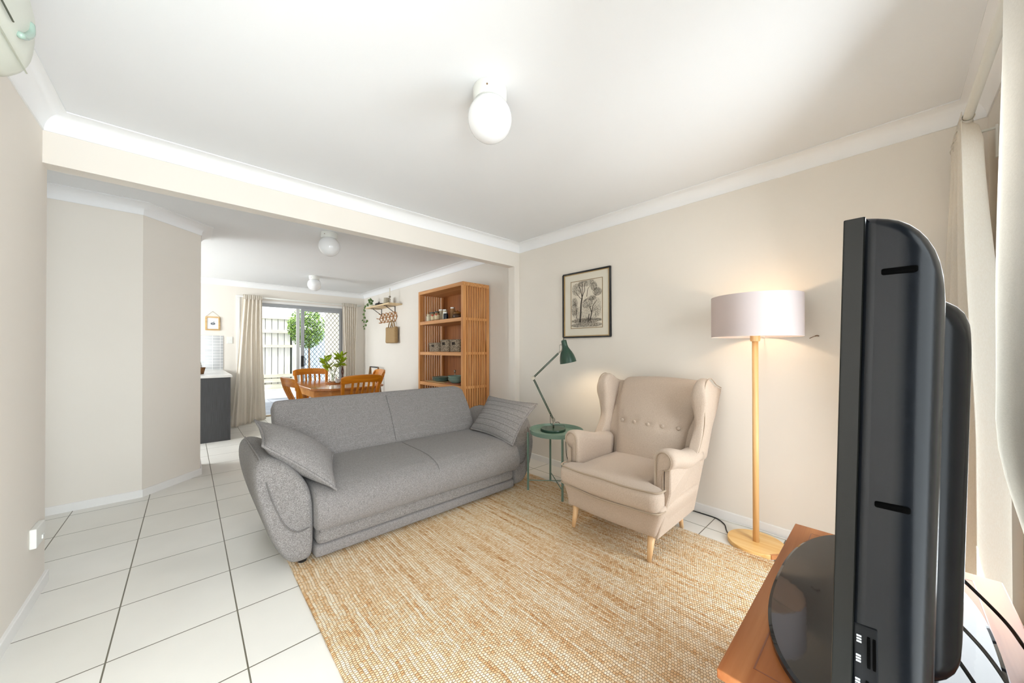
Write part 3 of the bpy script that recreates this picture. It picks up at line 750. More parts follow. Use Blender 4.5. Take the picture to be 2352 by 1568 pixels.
# side + wing, one profile in XZ swept over thickness
def side(sg):
    outer = AY+sg*.375; inner = AY+sg*.255
    prof = [(1.905, .15), (1.955, .40), (1.965, .57), (2.28, .53), (2.36, .60), (2.44, .70), (2.455, .86), (2.50, .955), (2.715, .925), (2.565, .617), (2.43, .15)]
    rings = []
    for (off, k) in ((.0, .985), (.006, 1), (.03, 1), (.036, .985)):
        ring = []
        for x, z in prof:
            taper = lerp(.045, 0, ss((z-.15)/.25)) - .018*ss((z-.55)/.3); y = AY+sg*(.358-off-taper)
            ring.append((2.18+(x-2.18)*k, y, .5+(z-.5)*k))
        rings.append(ring)
    MB().loft(rings).build('side_panel', BEIGE, ac, smooth=False, bevel=.006)
    # wing
    front = [(2.27, .50), (2.315, .56), (2.365, .62), (2.40, .68), (2.405, .74), (2.39, .82), (2.378, .89), (2.385, .95), (2.42, .995), (2.475, 1.012), (2.53, 1.0), (2.60, .965), (2.70, .935)]
    back = [(2.735, .93), (2.66, .80), (2.58, .66), (2.52, .55), (2.48, .48)]
    outl = smooth_path([Vector((a, b_, 0)) for a, b_ in front], 4)+[Vector((a, b_, 0)) for a, b_ in back]
    cen = Vector((2.52, .78, 0)); rings = []
    T = .06
    for s_, k in ((0, .86), (.06, .93), (.16, .975), (.34, 1), (.66, 1), (.84, .975), (.94, .93), (1, .86)):
        ring = []
        for p in outl:
            dd = p-cen; q = cen+dd*k if p.x < 2.6 else p+(cen-p)*(1-k)*.3
            wb = .018*math.exp(-((p.y-.90)/.10)**2)*(1 if p.x < 2.5 else 0)
            flare = lerp(.0, .012, ss((p.y-.6)/.3))
            y = outer+sg*(flare+wb*(1 if s_ < .5 else -.2))-sg*(s_*(T+wb))
            ring.append((q.x, y, q.y))
        rings.append(ring)
    wg = MB().loft(rings).build('wing', BEIGE, ac, smooth=True)
    seam = [(p.x+.012, outer+sg*(.014*ss((p.y-.6)/.3)+.001), p.y) for p in outl[4:-5]]
    MB().tube(seam, .003, 5).build('piping', BEIGE2, wg, smooth=True)
    # rolled arm: YZ section lofted along X
    def sect(x):
        t = (x-1.965)/.40; zt = lerp(.640, .575, ss(t*1.15)); shrink = lerp(1, .75, ss((t-.45)/.6))
        ro = .060*shrink; cyy = AY+sg*.322; czz = zt-ro; pts = [(AY+sg*.262, .30), (AY+sg*.260, .42), (AY+sg*.259, .50)]
        for a in arc(170, -78, 14):
            ar = radians(a); pts.append((cyy+sg*cos(ar)*.0635, czz+sin(ar)*ro))
        pts += [(AY+sg*.318, czz-.062), (AY+sg*.318, .42), (AY+sg*.318, .30)]
        return pts
    rings = []
    xs = [1.955, 1.960, 1.972, 1.99]+arc(2.03, 2.40, 9)
    for i, x in enumerate(xs):
        s_ = sect(x); cy_ = sum(a for a, b_ in s_)/len(s_); cz_ = sum(b_ for a, b_ in s_)/len(s_)
        k = (.80, .93, .985, 1)[i] if i < 4 else 1
        rings.append([(x, cy_+(a-cy_)*k, cz_+(b_-cz_)*k) for a, b_ in s_])
    # curl direction: outer side is +sg
    a_ = MB().loft(rings).build('arm', BEIGE, ac, smooth=True)
    # front facing strip with piping
    s_ = sect(1.96); cy_ = sum(a for a, b_ in s_)/len(s_); cz_ = sum(b_ for a, b_ in s_)/len(s_)
    ins = [(cy_+(a-cy_)*.66, cz_+(b_-cz_)*.84) for a, b_ in s_]
    MB().tube([(1.952, a, b_) for a, b_ in ins], .0035, 6).build('piping', BEIGE2, a_, smooth=True)
side(1); side(-1)
for (x, y, z0, tilt) in ((1.935, AY-.262, RUGT, (-.025, -.0)), (1.935, AY+.262, RUGT, (-.025, .0)), (2.40, AY-.225, 0, (.04, -.0)), (2.40, AY+.225, 0, (.04, .0))):
    MB().tube([(x+tilt[0]*1.3, y+tilt[1], z0), (x, y, .165)], [.0125, .0225], 16).build('leg', BEECH, ac, smooth=True)

# ================================================================= SIDE TABLE + DESK LAMP
TX, TY = 2.285, 1.92
st = thing('round_side_table', (TX, TY, 0), 'small round sage green metal tray table between sofa and armchair', 'side table')
MB().lathe([(.0, .500), (.205, .500), (.213, .503), (.222, .532), (.2255, .532), (.2245, .525), (.217, .497), (.205, .4955), (.0, .4955)], (TX, TY, 0), 64).build('tray', SAGE, st, auto=40)
lp = []
for k, (dx, dy) in enumerate(((-.165, .17), (.13, .177), (-.13, -.173), (.165, -.17))):
    z0 = RUGT if (TX+dx) < 2.42 else 0
    MB().box(TX+dx-.007, TX+dx+.007, TY+dy-.007, TY+dy+.007, z0, .50).build('leg', SAGE, st, bevel=.002); lp.append((TX+dx, TY+dy))
MB().tube([(lp[0][0], lp[0][1], .095), (lp[3][0], lp[3][1], .095)], .004, 8).build('stretcher', SAGE, st)
MB().tube([(lp[1][0], lp[1][1], .095), (lp[2][0], lp[2][1], .095)], .004, 8).build('stretcher', SAGE, st)
LX, LY = 2.327, 1.984
dl = thing('desk_lamp', (LX, LY, .5), 'dark green jointed desk lamp standing on the round side table', 'lamp')
MB().lathe([(0, .5), (.105, .5), (.1075, .503), (.1075, .516), (.104, .521), (0, .523)], (LX-.003, LY+.003, 0), 48).build('base', GREEN, dl, auto=40)
MB().lathe([(.007, .52), (.007, .585)], (LX, LY, 0), 14).build('stem', NICKEL, dl, smooth=True)
J = Vector((2.327, 1.984, .593)); E_ = Vector((2.196, 2.103, .957)); S_ = Vector((2.362, 1.947, 1.178)); vd = Vector((.676, .737, 0)); view = Vector((.74, .66, 0)).normalized()
for c, r in ((J, .016), (E_, .0165), (S_, .008)): MB().lathe([(0, -.014), (r, -.014), (r, .014), (0, .014)], c, 20, axis=view).lathe([(0, -.02), (r*.55, -.02), (r*.55, .02), (0, .02)], c, 16, axis=view).build('joint', NICKEL, dl, auto=40)
pr = (E_-J).normalized(); pp = pr.cross(view).normalized()
for s_ in (-1, 1): MB().tube([J+pr*.014+pp*.0045*s_, E_-pr*.014+pp*.0045*s_], .0036, 8).build('lower_arm', GREEN, dl, smooth=True)
pr = (S_-E_).normalized(); pp = pr.cross(view).normalized()
for s_ in (-1, 1): MB().tube([E_+pr*.014+pp*.0045*s_, S_-pr*.01+pp*.0045*s_], .0036, 8).build('upper_arm', GREEN, dl, smooth=True)
top = Vector((2.389, 1.923, 1.292)); rimc = Vector((2.420, 1.895, 1.09)); ax = (top-rimc).normalized()
prof = [(.0725, 0), (.0715, .004), (.068, .03), (.061, .06), (.050, .088), (.036, .115), (.0275, .135), (.0245, .155), (.0235, .19), (.020, .198), (.006, .201)]
inn = [(r-.002, z+.0) for r, z in prof][::-1]
sh = MB().lathe(prof+[(max(.002, r-.002), max(.001, z-.003)) for r, z in prof[::-1]], rimc, 40, axis=ax, caps=False).build('shade', GREEN, dl, auto=50)
MB().lathe([(.0, .2), (.007, .2), (.007, .207), (.003, .21), (.003, .22), (0, .221)], rimc, 14, axis=ax).build('finial', NICKEL, sh, smooth=True)
hk = rimc+ax*.155
MB().tube(smooth_path([hk+Rv*-.024, hk+Rv*-.042+Vector((0, 0, .0)), hk+Rv*-.044+Vector((0, 0, -.03)), S_]), .003, 6).build('handle_loop', NICKEL, dl, smooth=True)
MB().sweep([S_, rimc+ax*.13-Vector((view.x, view.y, 0))*.026], .010, .004, (0, 0, 1)).build('bracket', NICKEL, dl)
MB().sphere(rimc+ax*.04, .024, 16, 10).build('bulb', BULB, dl, smooth=True)
MB().tube(smooth_path([J+Vector((-.02, .02, .06)), (2.30, 1.99, .56), (2.36, 1.96, .545), (2.40, 1.93, .545), (2.395, 1.92, .53)]), .002, 6).build('cord', CABLEB, dl, smooth=True)
light('desk_lamp_light', 'SPOT', rimc+ax*.010, 3, (1, .78, .52), aim=rimc-ax, spot_size=radians(150), spot_blend=.6, shadow_soft_size=.02)

# ================================================================= FLOOR LAMP
FX, FY = 2.560, .562
fl = thing('floor_lamp', (FX, FY, 0), 'pine floor lamp with white drum shade standing by the right wall', 'lamp')
n = 72; pts = [(.150*cos(2*pi*k/n), .150*sin(2*pi*k/n)) for k in range(n)]
nr = thing
basem = MB()
rings = [[(FX+a*k_, FY+b_*k_, z) for a, b_ in pts] for z, k_ in ((0, .985), (.002, 1), (.024, 1), (.026, .99))]
fb = basem.loft(rings).build('base', PINE, fl, auto=35)
# filler notch inlaid in the rim
nk = Vector((-.62, -.78, 0)).normalized()
MB().box(-.03, .03, -.004, .012, .003, .0262, rot=Matrix.Rotation(atan2(nk.y, nk.x)-pi/2, 3, 'Z'), c=(0, 0, .0)).build('inlay', wood('cherry_inlay', '#B5713C', '#C98650', '#D69A66', 'x', .4), fb)
bpy.data.objects['inlay'].location = (nk.x*.140, nk.y*.140, 0)
for q in list(bpy.data.objects['inlay'].data.vertices): q.co = q.co+Vector((FX, FY, 0))
pl_ = MB().tube([(FX, FY, .026), (FX, FY, 1.262)], [.0165, .0165], 24).build('pole', PINEZ, fl, smooth=True)
MB().lathe([(.016, 1.250), (.0245, 1.252), (.0265, 1.262), (.0265, 1.285), (.02, 1.287)], (FX, FY, 0), 28).build('collar', PINEZ, fl, auto=40)
SR, SZ0, SZ1 = .235, 1.278, 1.527
shd = MB().lathe([(SR, SZ0), (SR, SZ1), (SR-.003, SZ1), (SR-.003, SZ0)], (FX, FY, 0), 96, caps=False)
n_ = 96; shd.f += [tuple(3*n_+0*n_+j for j in ()) for _ in ()]
shd.build('lamp_shade', SHADE, fl, auto=50)
for a in (0, 2*pi/3, 4*pi/3):
    MB().tube([(FX+.02*cos(a), FY+.02*sin(a), SZ0+.012), (FX+(SR-.003)*cos(a), FY+(SR-.003)*sin(a), SZ0+.004)], .0025, 6).build('shade_spoke', WHITEM, fl)
MB().sphere((FX, FY, 1.365), .022, 20, 12).build('bulb', BULB, fl, smooth=True)
MB().lathe([(.018, 1.285), (.018, 1.335)], (FX, FY, 0), 16).build('socket', WHITEM, fl)
light('floor_lamp_light', 'POINT', (FX, FY, 1.42), 1.5, (1, .74, .47), shadow_soft_size=.025)

# cables on the floor
MB().tube(smooth_path([(2.755, 1.02, .004), (2.757, .93, .004), (2.753, .84, .004), (2.70, .775, .004), (2.62, .74, .004), (2.565, .709, .004)]), .0035, 8).build('power_cord', CABLEB, fl, smooth=True)
tag(MB().tube(smooth_path([(2.778, 1.05, .005), (2.772, .9, .005), (2.765, .78, .005), (2.776, .62, .005), (2.765, .45, .005), (2.76, .3, .005)]), .004, 8).build('white_cable', CABLEW, smooth=True), 'white cable lying along the baseboard behind the floor lamp', 'cable')
MB().tube(smooth_path([(2.44, 2.06, .545), (2.49, 2.05, .53), (2.53, 2.02, .42), (2.54, 2.0, .2), (2.62, 1.95, .006), (2.77, 1.8, .005)]), .0028, 8).build('power_cord', CABLEB, dl, smooth=True)

# ================================================================= WALL PICTURE (right wall)
pc = thing('framed_etching', (2.79, 1.975, 1.64), 'tree etching in a slim black and gold frame on the right wall', 'picture')
X0 = XR
y0, y1, z0, z1 = 1.700, 2.243, 1.316, 1.958
def frame4(mb, xa, xb, y0, y1, z0, z1, t):
    return mb.box(xa, xb, y0, y1, z1-t, z1).box(xa, xb, y0, y1, z0, z0+t).box(xa, xb, y0, y0+t, z0+t, z1-t).box(xa, xb, y1-t, y1, z0+t, z1-t)
frame4(MB(), X0-.022, X0, y0, y1, z0, z1, .013).build('frame', plain('picture_black', '#2B2B2D', .25), pc, bevel=.003)
frame4(MB(), X0-.017, X0, y0+.013, y1-.013, z0+.013, z1-.013, .009).build('fillet', GOLD, pc)
MB().box(X0-.010, X0-.004, y0+.02, y1-.02, z0+.02, z1-.02).build('mount', MATB, pc)
frame4(MB(), X0-.0125, X0-.010, 1.785, 2.149, 1.407, 1.870, .005).build('bevel_line', plain('bronze_line', '#8A7048', .4), pc)
prn = MB().box(X0-.0112, X0-.010, 1.79, 2.144, 1.412, 1.865).build('print', PAPER, pc)
ink = MB(); px = X0-.0117
def stroke(a, b_, w0, w1):
    # a,b in (s,t) with s: 0 left(Y high)..1 right, t 0 bottom..1 top
    A = Vector((2.144-a[0]*.354, 1.412+a[1]*.453)); B = Vector((2.144-b_[0]*.354, 1.412+b_[1]*.453))
    cl_ = lambda p: Vector((max(1.793, min(2.141, p.x)), max(1.415, min(1.862, p.y))))
    d = (B-A); 
    if d.length < 1e-6: return
    nn = Vector((-d.y, d.x)).normalized(); q = [cl_(A+nn*w0), cl_(B+nn*w1), cl_(B-nn*w1), cl_(A-nn*w0)]
    ink.add([(px, p.x, p.y) for p in q], [(0, 1, 2, 3)])
def limb(pts, w0, w1):
    for i in range(len(pts)-1): stroke(pts[i], pts[i+1], lerp(w0, w1, i/(len(pts)-1)), lerp(w0, w1, (i+1)/(len(pts)-1)))
limb([(.30, .12), (.325, .3), (.335, .5), (.37, .64)], .010, .008)
limb([(.37, .64), (.33, .8), (.25, .92)], .004, .002); limb([(.37, .64), (.39, .8), (.37, 1.0)], .004, .0025); limb([(.37, .64), (.46, .8), (.44, .9), (.5, .97)], .004, .0015)
limb([(.33, .62), (.2, .73), (.1, .82)], .003, .001); limb([(.44, .55), (.58, .64)], .003, .001); limb([(.52, .65), (.56, .82), (.66, .88)], .003, .001)
limb([(.19, .2), (.17, .42), (.12, .62)], .003, .001); limb([(.62, .14), (.68, .3), (.72, .45), (.84, .56)], .006, .002); limb([(.68, .3), (.62, .44)], .005, .003); limb([(.56, .12), (.6, .28)], .006, .004)
rr = random.Random(3)
for (cx_, cy_, rx, ry, nn) in ((.2, .82, .17, .13, 260), (.5, .93, .26, .07, 260), (.75, .84, .1, .09, 150), (.85, .72, .14, .08, 220), (.12, .55, .1, .1, 120), (.55, .5, .18, .1, 240), (.7, .6, .12, .05, 110), (.12, .4, .12, .14, 200), (.5, .3, .45, .16, 420), (.5, .14, .5, .05, 520), (.5, .05, .5, .05, 500), (.85, .4, .12, .2, 150)):
    for _ in range(int(nn*2.6)):
        a = rr.uniform(0, 2*pi); q = sqrt(rr.random()); x_, y_ = cx_+rx*q*cos(a), cy_+ry*q*sin(a)
        if 0.01 < x_ < .99 and .01 < y_ < .99:
            b2 = rr.uniform(-.6, .6)+pi/2; L = rr.uniform(.01, .03); stroke((x_, y_), (x_+cos(b2)*L, y_+sin(b2)*L), .00048, .0002)
ink.build('ink_drawing', INK, prn)

# small framed print on far wall
sp_ = thing('small_framed_print', (.30, YF, 1.65), 'small oak framed print hanging by a cord above the kitchen bench', 'picture')
mb = MB(); t = .023
for (a, b_, c_, d_) in ((.207, .395, 1.533, 1.533+t), (.207, .395, 1.765-t, 1.765), (.207, .207+t, 1.533+t, 1.765-t), (.395-t, .395, 1.533+t, 1.765-t)): mb.box(a, b_, YF-.018, YF-.001, c_, d_)
mb.build('frame', OAKF, sp_, bevel=.003)
cardp = MB().box(.225, .378, YF-.010, YF-.002, 1.55, 1.748).build('card', WHITECARD, sp_)
mb = MB()
for i in range(26):
    a = i/26*2*pi; r1 = .032*(1+.12*sin(i*3)); mb.tube([(.303+cos(a)*r1*.3, YF-.0108, 1.645+sin(a)*r1*.2), (.303+cos(a)*r1, YF-.0108, 1.645+sin(a)*r1*.72)], .0018, 4)
mb.sphere((.316, YF-.0108, 1.678), .006, 8, 6, (1, .15, 1)).build('drawing', plain('grey_ink', '#6E7278', .8), cardp)
MB().tube([(.215, YF-.006, 1.765), (.301, YF-.004, 1.853), (.388, YF-.006, 1.765)], .0018, 6).build('hanging_cord', plain('jute_cord', '#8B7A66', .9), sp_)
# switches
sw = thing('light_switch', (.527, YF, 1.37), 'white light switch plate on the far wall beside the curtain', 'switch')
MB().box(.49, .563, YF-.009, YF, 1.315, 1.43).build('plate', WHITEP, sw, bevel=.002)
MB().box(.519, .534, YF-.013, YF-.009, 1.362, 1.385).build('rocker', WHITEP, sw, bevel=.001)
g = thing('wall_socket', (XL, 2.79, .315), 'white plastic power socket box low on the left wall', 'socket')
MB().box(XL, XL+.022, 2.727, 2.862, .268, .360).build('box', WHITEP, g, bevel=.004)
MB().box(XL+.022, XL+.028, 2.80, 2.825, .285, .305).build('rocker', WHITEP, g, bevel=.002)

# tiny hook on the right wall
hk_ = thing('wall_hook', (XR, .30, 1.27), 'tiny bent brown hook on the right wall beside the television', 'hook')
MB().tube(smooth_path([(XR, .291, 1.283), (XR-.02, .298, 1.284), (XR-.03, .312, 1.278), (XR-.032, .33, 1.268)]), [.0035]*13+[.002]*12, 8).build('wire', plain('rust', '#7A5A3C', .6), hk_, smooth=True)

# ================================================================= CEILING LIGHTS
def globe():
    r = thing('ceiling_light', (0, 0, 0), 'x', 'ceiling light', 'white globe ceiling lights')
    MB().lathe([(0, 0), (.076, 0), (.078, -.004), (.077, -.045), (.070, -.058), (.045, -.064), (0, -.064)], (0, 0, 0), 40).build('base', WHITEP, r, auto=40)
    g_ = MB().sphere((0, 0, -.138), .101, 40, 24, (1, 1, 1)).build('globe', OPAL, r, smooth=True)
    MB().sphere((-.058, -.052, -.032), .004, 8, 6).build('screw', LADW, r)
    return r
g0 = globe()
for k, (x, y, lb) in enumerate(((1.017, 1.247, 'large white opal globe ceiling light in the living area'), (1.058, 3.90, 'white globe ceiling light just beyond the bulkhead'), (1.50, 6.344, 'smallest white globe ceiling light, near the sliding door'))):
    o = g0 if k == 0 else copy_tree(g0); o.location = (x, y, ZC); o['label'] = lb

# ================================================================= AIR CONDITIONER
a_ = thing('air_conditioner', (XL, 1.3, 2.12), 'white wall air conditioner in the top left corner', 'air conditioner')
def ac_sec(y, k):
    pr_ = [(0, 2.33), (.10, 2.335), (.165, 2.31), (.195, 2.25), (.20, 2.18), (.192, 2.09), (.168, 2.048), (.12, 2.022), (0, 2.025)]
    pr_ = smooth_path([Vector((a, b_, 0)) for a, b_ in pr_], 3)
    return [(XL+p.x*k, y, 2.18+(p.y-2.18)*(.55+.45*k)) for p in pr_]
MB().loft([ac_sec(y, k) for y, k in ((.92, .6), (.95, .9), (1.0, 1), (1.5, 1), (1.62, .985), (1.74, .98), (1.80, .95), (1.84, .87), (1.862, .72), (1.868, .5))]).build('housing', ACP, a_, smooth=True)
MB().tube([(XL+.1935, .98, 2.085), (XL+.1935, 1.60, 2.085)], .0022, 6).build('panel_gap', plain('dark_gap', '#54584C', .8), a_)
MB().tube(smooth_path([(XL+.194, 1.735, 2.175), (XL+.1965, 1.725, 2.14), (XL+.195, 1.69, 2.105), (XL+.192, 1.655, 2.085)]), [.006]+[.009]*23+[.006], 12).build('lens', ACG, a_, smooth=True)
MB().tube([(XL+.1755, .98, 2.052), (XL+.1745, 1.80, 2.052)], .0022, 6).build('seam_line', plain('seam_shade', '#B4B7A8', .6), a_)
MB().box(XL+.09, XL+.165, 1.0, 1.62, 2.036, 2.046, rot=Matrix.Rotation(radians(-30), 3, 'Y')).build('louver', WHITEP, a_, bevel=.002)

# ================================================================= BOOKCASE
BX0, BX1, BY0, BY1, BZ = 2.384, 2.785, 3.431, 4.52, 2.015
bc_ = thing('bookcase', (2.585, 3.975, 0), 'tall teak bookcase with slatted sides against the right wall', 'bookcase')
pw = .053
for (x, y) in ((BX0, BY0), (BX1-pw+.013, BY0), (BX0, BY1-.04), (BX1-pw+.013, BY1-.04)):
    MB().box(x, x+(pw if x == BX0 else pw-.013), y, y+.04, 0, BZ-.045).build('post', OAKZ, bc_, bevel=.002)
MB().box(BX0, BX1, BY0, BY1, BZ-.045, BZ).build('top', OAKY, bc_, bevel=.002)
for z1 in (1.592, 1.175, .765, .35, .06):
    MB().box(BX0+.003, BX1-.02, BY0+.042, BY1-.042, z1-.045, z1).build('shelf', OAKY, bc_, bevel=.002)
MB().box(BX1-.018, BX1-.004, BY0+.04, BY1-.04, .05, BZ-.045).build('back_panel', OAKD, bc_)
for ys in (BY0+.006, BY1-.034):
    mb = MB()
    for z1 in (1.590, 1.174, .765, .35, .05): mb.box(BX0+pw, BX1-.04, ys, ys+.028, z1-.032, z1)
    x = BX0+pw+.008
    for k in range(8):
        xx = BX0+pw+.010+k*(BX1-.04-BX0-pw-.02)/8; mb.box(xx+.003, xx+.024, ys+.002, ys+.024, .02, BZ-.045)
    mb.build('slatted_side', OAKZ, bc_)

# items on the bookcase
JG = clear('jar_glass', (.9, .92, .9))
def jar(x, y, z, r, h, content, lidm, label, lid_h=.014, lab=None, dotc=None):
    t_ = thing('spice_jar', (x, y, z), label, 'jar', 'jars on the top bookcase shelf')
    MB().lathe([(0, z), (r, z), (r, z+h*.86), (r*.8, z+h*.93), (r*.8, z+h)], (x, y, 0), 20).build('jar', content, t_, auto=40)
    MB().lathe([(0, z+h), (r*.86, z+h), (r*.86, z+h+lid_h), (0, z+h+lid_h)], (x, y, 0), 20).build('lid', lidm, t_, auto=40)
    if lab is not None:
        lb_ = MB().lathe([(r+.001, z+h*.15), (r+.001, z+h*.7)], (x, y, 0), 20, caps=False).build('label', lab, t_, smooth=True)
        if dotc is not None: MB().lathe([(0, 0), (.011, 0), (.011, .002), (0, .002)], (x-r*.78, y-r*.62, z+h*.72), 14, axis=(-.78, -.62, 0)).build('red_seal', dotc, lb_)
    return t_
ZS = 1.592
TAN = plain('tan_contents', '#9B7347', .5); PALE = plain('pale_contents', '#CFC3A6', .4); DKC = plain('dark_contents', '#4A3018', .3); KRAFT = plain('kraft_label', '#D8C6A2', .8); RED = plain('red_seal', '#C03A2C', .6); BLK = plain('black_lid', '#1B1C1E', .3); DGL = plain('dark_green_lid', '#20352C', .3); BLUEJ = plain('navy_jar', '#10131C', .2); SILV = plain('silver_lid', '#C9C9C6', .3, .8); CREML = plain('cream_label', '#E9E2CB', .8)
xj = BX0+.055
for (x, y, r, h, c_, l_, lb_, dc, txt) in (
    (xj+.01, 4.335, .038, .085, PALE, KRAFT, None, None, 'squat glass jar with pale lid, leftmost on the top bookcase shelf'),
    (xj+.09, 4.40, .042, .12, TAN, BLK, None, None, 'taller dark-lidded jar behind the leftmost jar on the shelf'),
    (xj, 4.205, .036, .10, TAN, DGL, KRAFT, RED, 'kraft-labelled spice jar with red dot beside the squat glass jar'),
    (xj, 4.105, .036, .105, TAN, DGL, KRAFT, RED, 'kraft-labelled spice jar with red dot beside the cream box jar'),
    (xj+.08, 4.13, .036, .14, PALE, SILV, None, None, 'clear jar with silver lid behind the red dot jars'),
    (xj+.05, 3.985, .034, .125, PALE, SILV, CREML, None, 'cream-labelled tall jar with silver lid in the middle of the shelf'),
    (xj, 3.895, .034, .078, BLUEJ, SILV, None, None, 'small black jar with silver lid right of the cream-labelled jar'),
    (xj+.13, 3.93, .035, .155, TAN, SILV, None, None, 'tall amber jar with stopper at the back of the shelf')):
    jar(x, y, ZS, r, h, c_, l_, txt, .016, lb_, dc)
t_ = thing('brown_pot', (xj+.10, 3.775, ZS), 'round brown glass pot with lid at the right end of the top shelf', 'pot')
MB().lathe([(0, ZS), (.05, ZS), (.062, ZS+.03), (.058, ZS+.06), (.05, ZS+.07)], (xj+.10, 3.775, 0), 28).build('bowl', DKC, t_, smooth=True)
MB().lathe([(.054, ZS+.07), (.052, ZS+.085), (.03, ZS+.1), (.008, ZS+.105), (.01, ZS+.115), (0, ZS+.118)], (xj+.10, 3.775, 0), 28).build('lid', plain('amber_lid', '#8A5F2C', .2), t_, smooth=True)
# wicker baskets
def basket(y0, y1, h, label):
    z = 1.176; x0 = BX0+.045; x1 = x0+.21; cy_ = (y0+y1)/2; cx_ = (x0+x1)/2
    t_ = thing('wicker_basket', (cx_, cy_, z), label, 'basket', 'wicker baskets on the bookcase')
    n = 44; rings = []; rows = 13
    for i in range(rows*2+1):
        zz = z+.002+h*i/(rows*2); fl_ = 1-.06*(1-i/(rows*2))
        ring = []
        for k in range(n):
            a = 2*pi*k/n; ca, sa = cos(a), sin(a); s_ = (abs(ca)**6+abs(sa)**6)**(-1/6)
            wv = .004*(1 if (k+(i//2)) % 2 else -1)*(1 if i % 2 else .2)
            ring.append((cx_+ca*s_*((x1-x0)/2*fl_-.006+wv), cy_+sa*s_*((y1-y0)/2*fl_-.006+wv), zz))
        rings.append(ring)
    inner = [[(cx_+(p[0]-cx_)*.88, cy_+(p[1]-cy_)*.88, max(z+.01, p[2])) for p in r] for r in rings[::-4]]
    MB().loft(rings+inner).build('weave', WICK, t_, smooth=True)
    zr = z+h+.002
    rimp = [(rings[-1][k][0], rings[-1][k][1], zr) for k in range(0, n)]; MB().tube(rimp+[rimp[0]], .0065, 6).build('rim', WICK, t_, smooth=True)
    MB().box(x0+.002, x0+.01, cy_-.030, cy_-.006, z+h*.60, z+h*.82).box(x0+.002, x0+.01, cy_+.006, cy_+.030, z+h*.60, z+h*.82).build('handle_slots', plain('slot_shade', '#2A2018', .9), t_)  # solid dark blocks, shade inside the hand holes given as colour
basket(4.06, 4.36, .115, 'lowest wide brown wicker basket at the left of the bookcase shelf')
basket(3.83, 4.05, .15, 'tallest grey wicker basket in the middle of the bookcase shelf')
basket(3.60, 3.82, .148, 'wicker basket at the right of the bookcase shelf, partly behind the post')
# plates and bowls
ZP = .765
t_ = tag(MB().rbox((BX0+.17, 4.15, ZP+.006), (.26, .50, .012), .004, (6, 8, 3)).build('woven_placemat', BAGM, smooth=True), 'woven placemat under the sage plates on the bookcase', 'placemat')
pz = ZP+.012
def plate(z): return MB().lathe([(0, 0), (.08, 0), (.125, .016), (.13, .024), (.124, .024), (.08, .006), (0, .006)], (0, 0, 0), 48)
p0 = plate(0).build('dinner_plate', SAGEC, auto=50)
for k, lb in enumerate(('sage green plate at the bottom of the plate stack', 'sage green plate in the middle of the plate stack', 'sage green plate on top of the plate stack')):
    o = p0 if k == 0 else p0.copy()
    if k: COL.objects.link(o)
    o.location = (BX0+.165, 4.17, pz+k*.0175); tag(o, lb, 'plate', 'sage plates on the bookcase')
t_ = tag(MB().rbox((BX0+.17, 3.77, ZP+.006), (.24, .32, .012), .004, (6, 6, 3)).build('serving_board', plain('reddish_board', '#9A5C3E', .5)), 'reddish wooden board under the sage bowls on the bookcase', 'board')
b0 = MB().lathe([(0, 0), (.055, 0), (.06, .006), (.095, .03), (.105, .06), (.101, .06), (.088, .032), (.05, .012), (0, .012)], (0, 0, 0), 48).build('bowl', SAGEC, auto=60)
for k, lb in enumerate(('lower sage green bowl of the stack on the bookcase', 'upper sage green bowl of the stack on the bookcase')):
    o = b0 if k == 0 else b0.copy()
    if k: COL.objects.link(o)
    o.location = (BX0+.15, 3.80, ZP+.012+k*.033); tag(o, lb, 'bowl', 'sage bowls on the bookcase')
t_ = thing('brass_candlestick', (BX0+.26, 3.99, ZP), 'slim metal candlestick standing behind the plates on the bookcase', 'candlestick')
MB().lathe([(0, ZP), (.026, ZP), (.02, ZP+.01), (.006, ZP+.03), (.006, ZP+.07), (.012, ZP+.08), (.006, ZP+.09), (.005, ZP+.13), (.014, ZP+.14), (.014, ZP+.165), (0, ZP+.165)], (BX0+.26, 3.99, 0), 20).build('stick', NICKEL, t_, smooth=True)

# ================================================================= WALL SHELF
sh_ = thing('wall_shelf', (2.67, 6.42, 2.0), 'pale timber wall shelf on black brackets, high on the right wall', 'shelf')
MB().box(2.545, XR, 5.90, 6.98, 2.005, 2.027).build('board', SHELFW, sh_, bevel=.002)
for y in (6.19, 6.80):
    MB().box(2.585, XR-.001, y-.012, y+.012, 1.998, 2.004).box(XR-.006, XR-.001, y-.012, y+.012, 1.865, 2.0).sweep([(2.62, y, 1.998), (XR-.008, y, 1.885)], .018, .007, (0, 1, 0)).build('bracket', BLACKM, sh_)
ZH = 2.027
t_ = thing('potted_vine', (2.66, 6.88, ZH), 'trailing green vine in a pale pot at the far end of the wall shelf', 'plant')
MB().lathe([(0, ZH), (.05, ZH), (.075, ZH+.035), (.07, ZH+.055), (.06, ZH+.055), (.05, ZH+.04), (0, ZH+.04)], (2.66, 6.88, 0), 24).build('pot', CREAMC, t_, smooth=True)
vines = [smooth_path([(2.63, 6.90, ZH+.06), (2.58, 6.93, ZH+.09), (2.55, 6.97, ZH+.05), (2.545, 7.02, 1.98), (2.55, 7.03, 1.88), (2.55, 6.96, 1.80), (2.56, 6.93, 1.76), (2.55, 7.0, 1.70), (2.55, 7.07, 1.66), (2.55, 6.98, 1.60)], 5),
         smooth_path([(2.63, 6.90, ZH+.06), (2.57, 6.96, ZH+.07), (2.55, 7.03, 2.0), (2.545, 7.05, 1.90), (2.55, 7.10, 1.80), (2.55, 7.06, 1.77)], 5),
         smooth_path([(2.64, 6.87, ZH+.05), (2.62, 6.86, ZH+.11), (2.60, 6.90, ZH+.15)], 5)]
mb = MB()
for v in vines: mb.tube(v, .0022, 5)
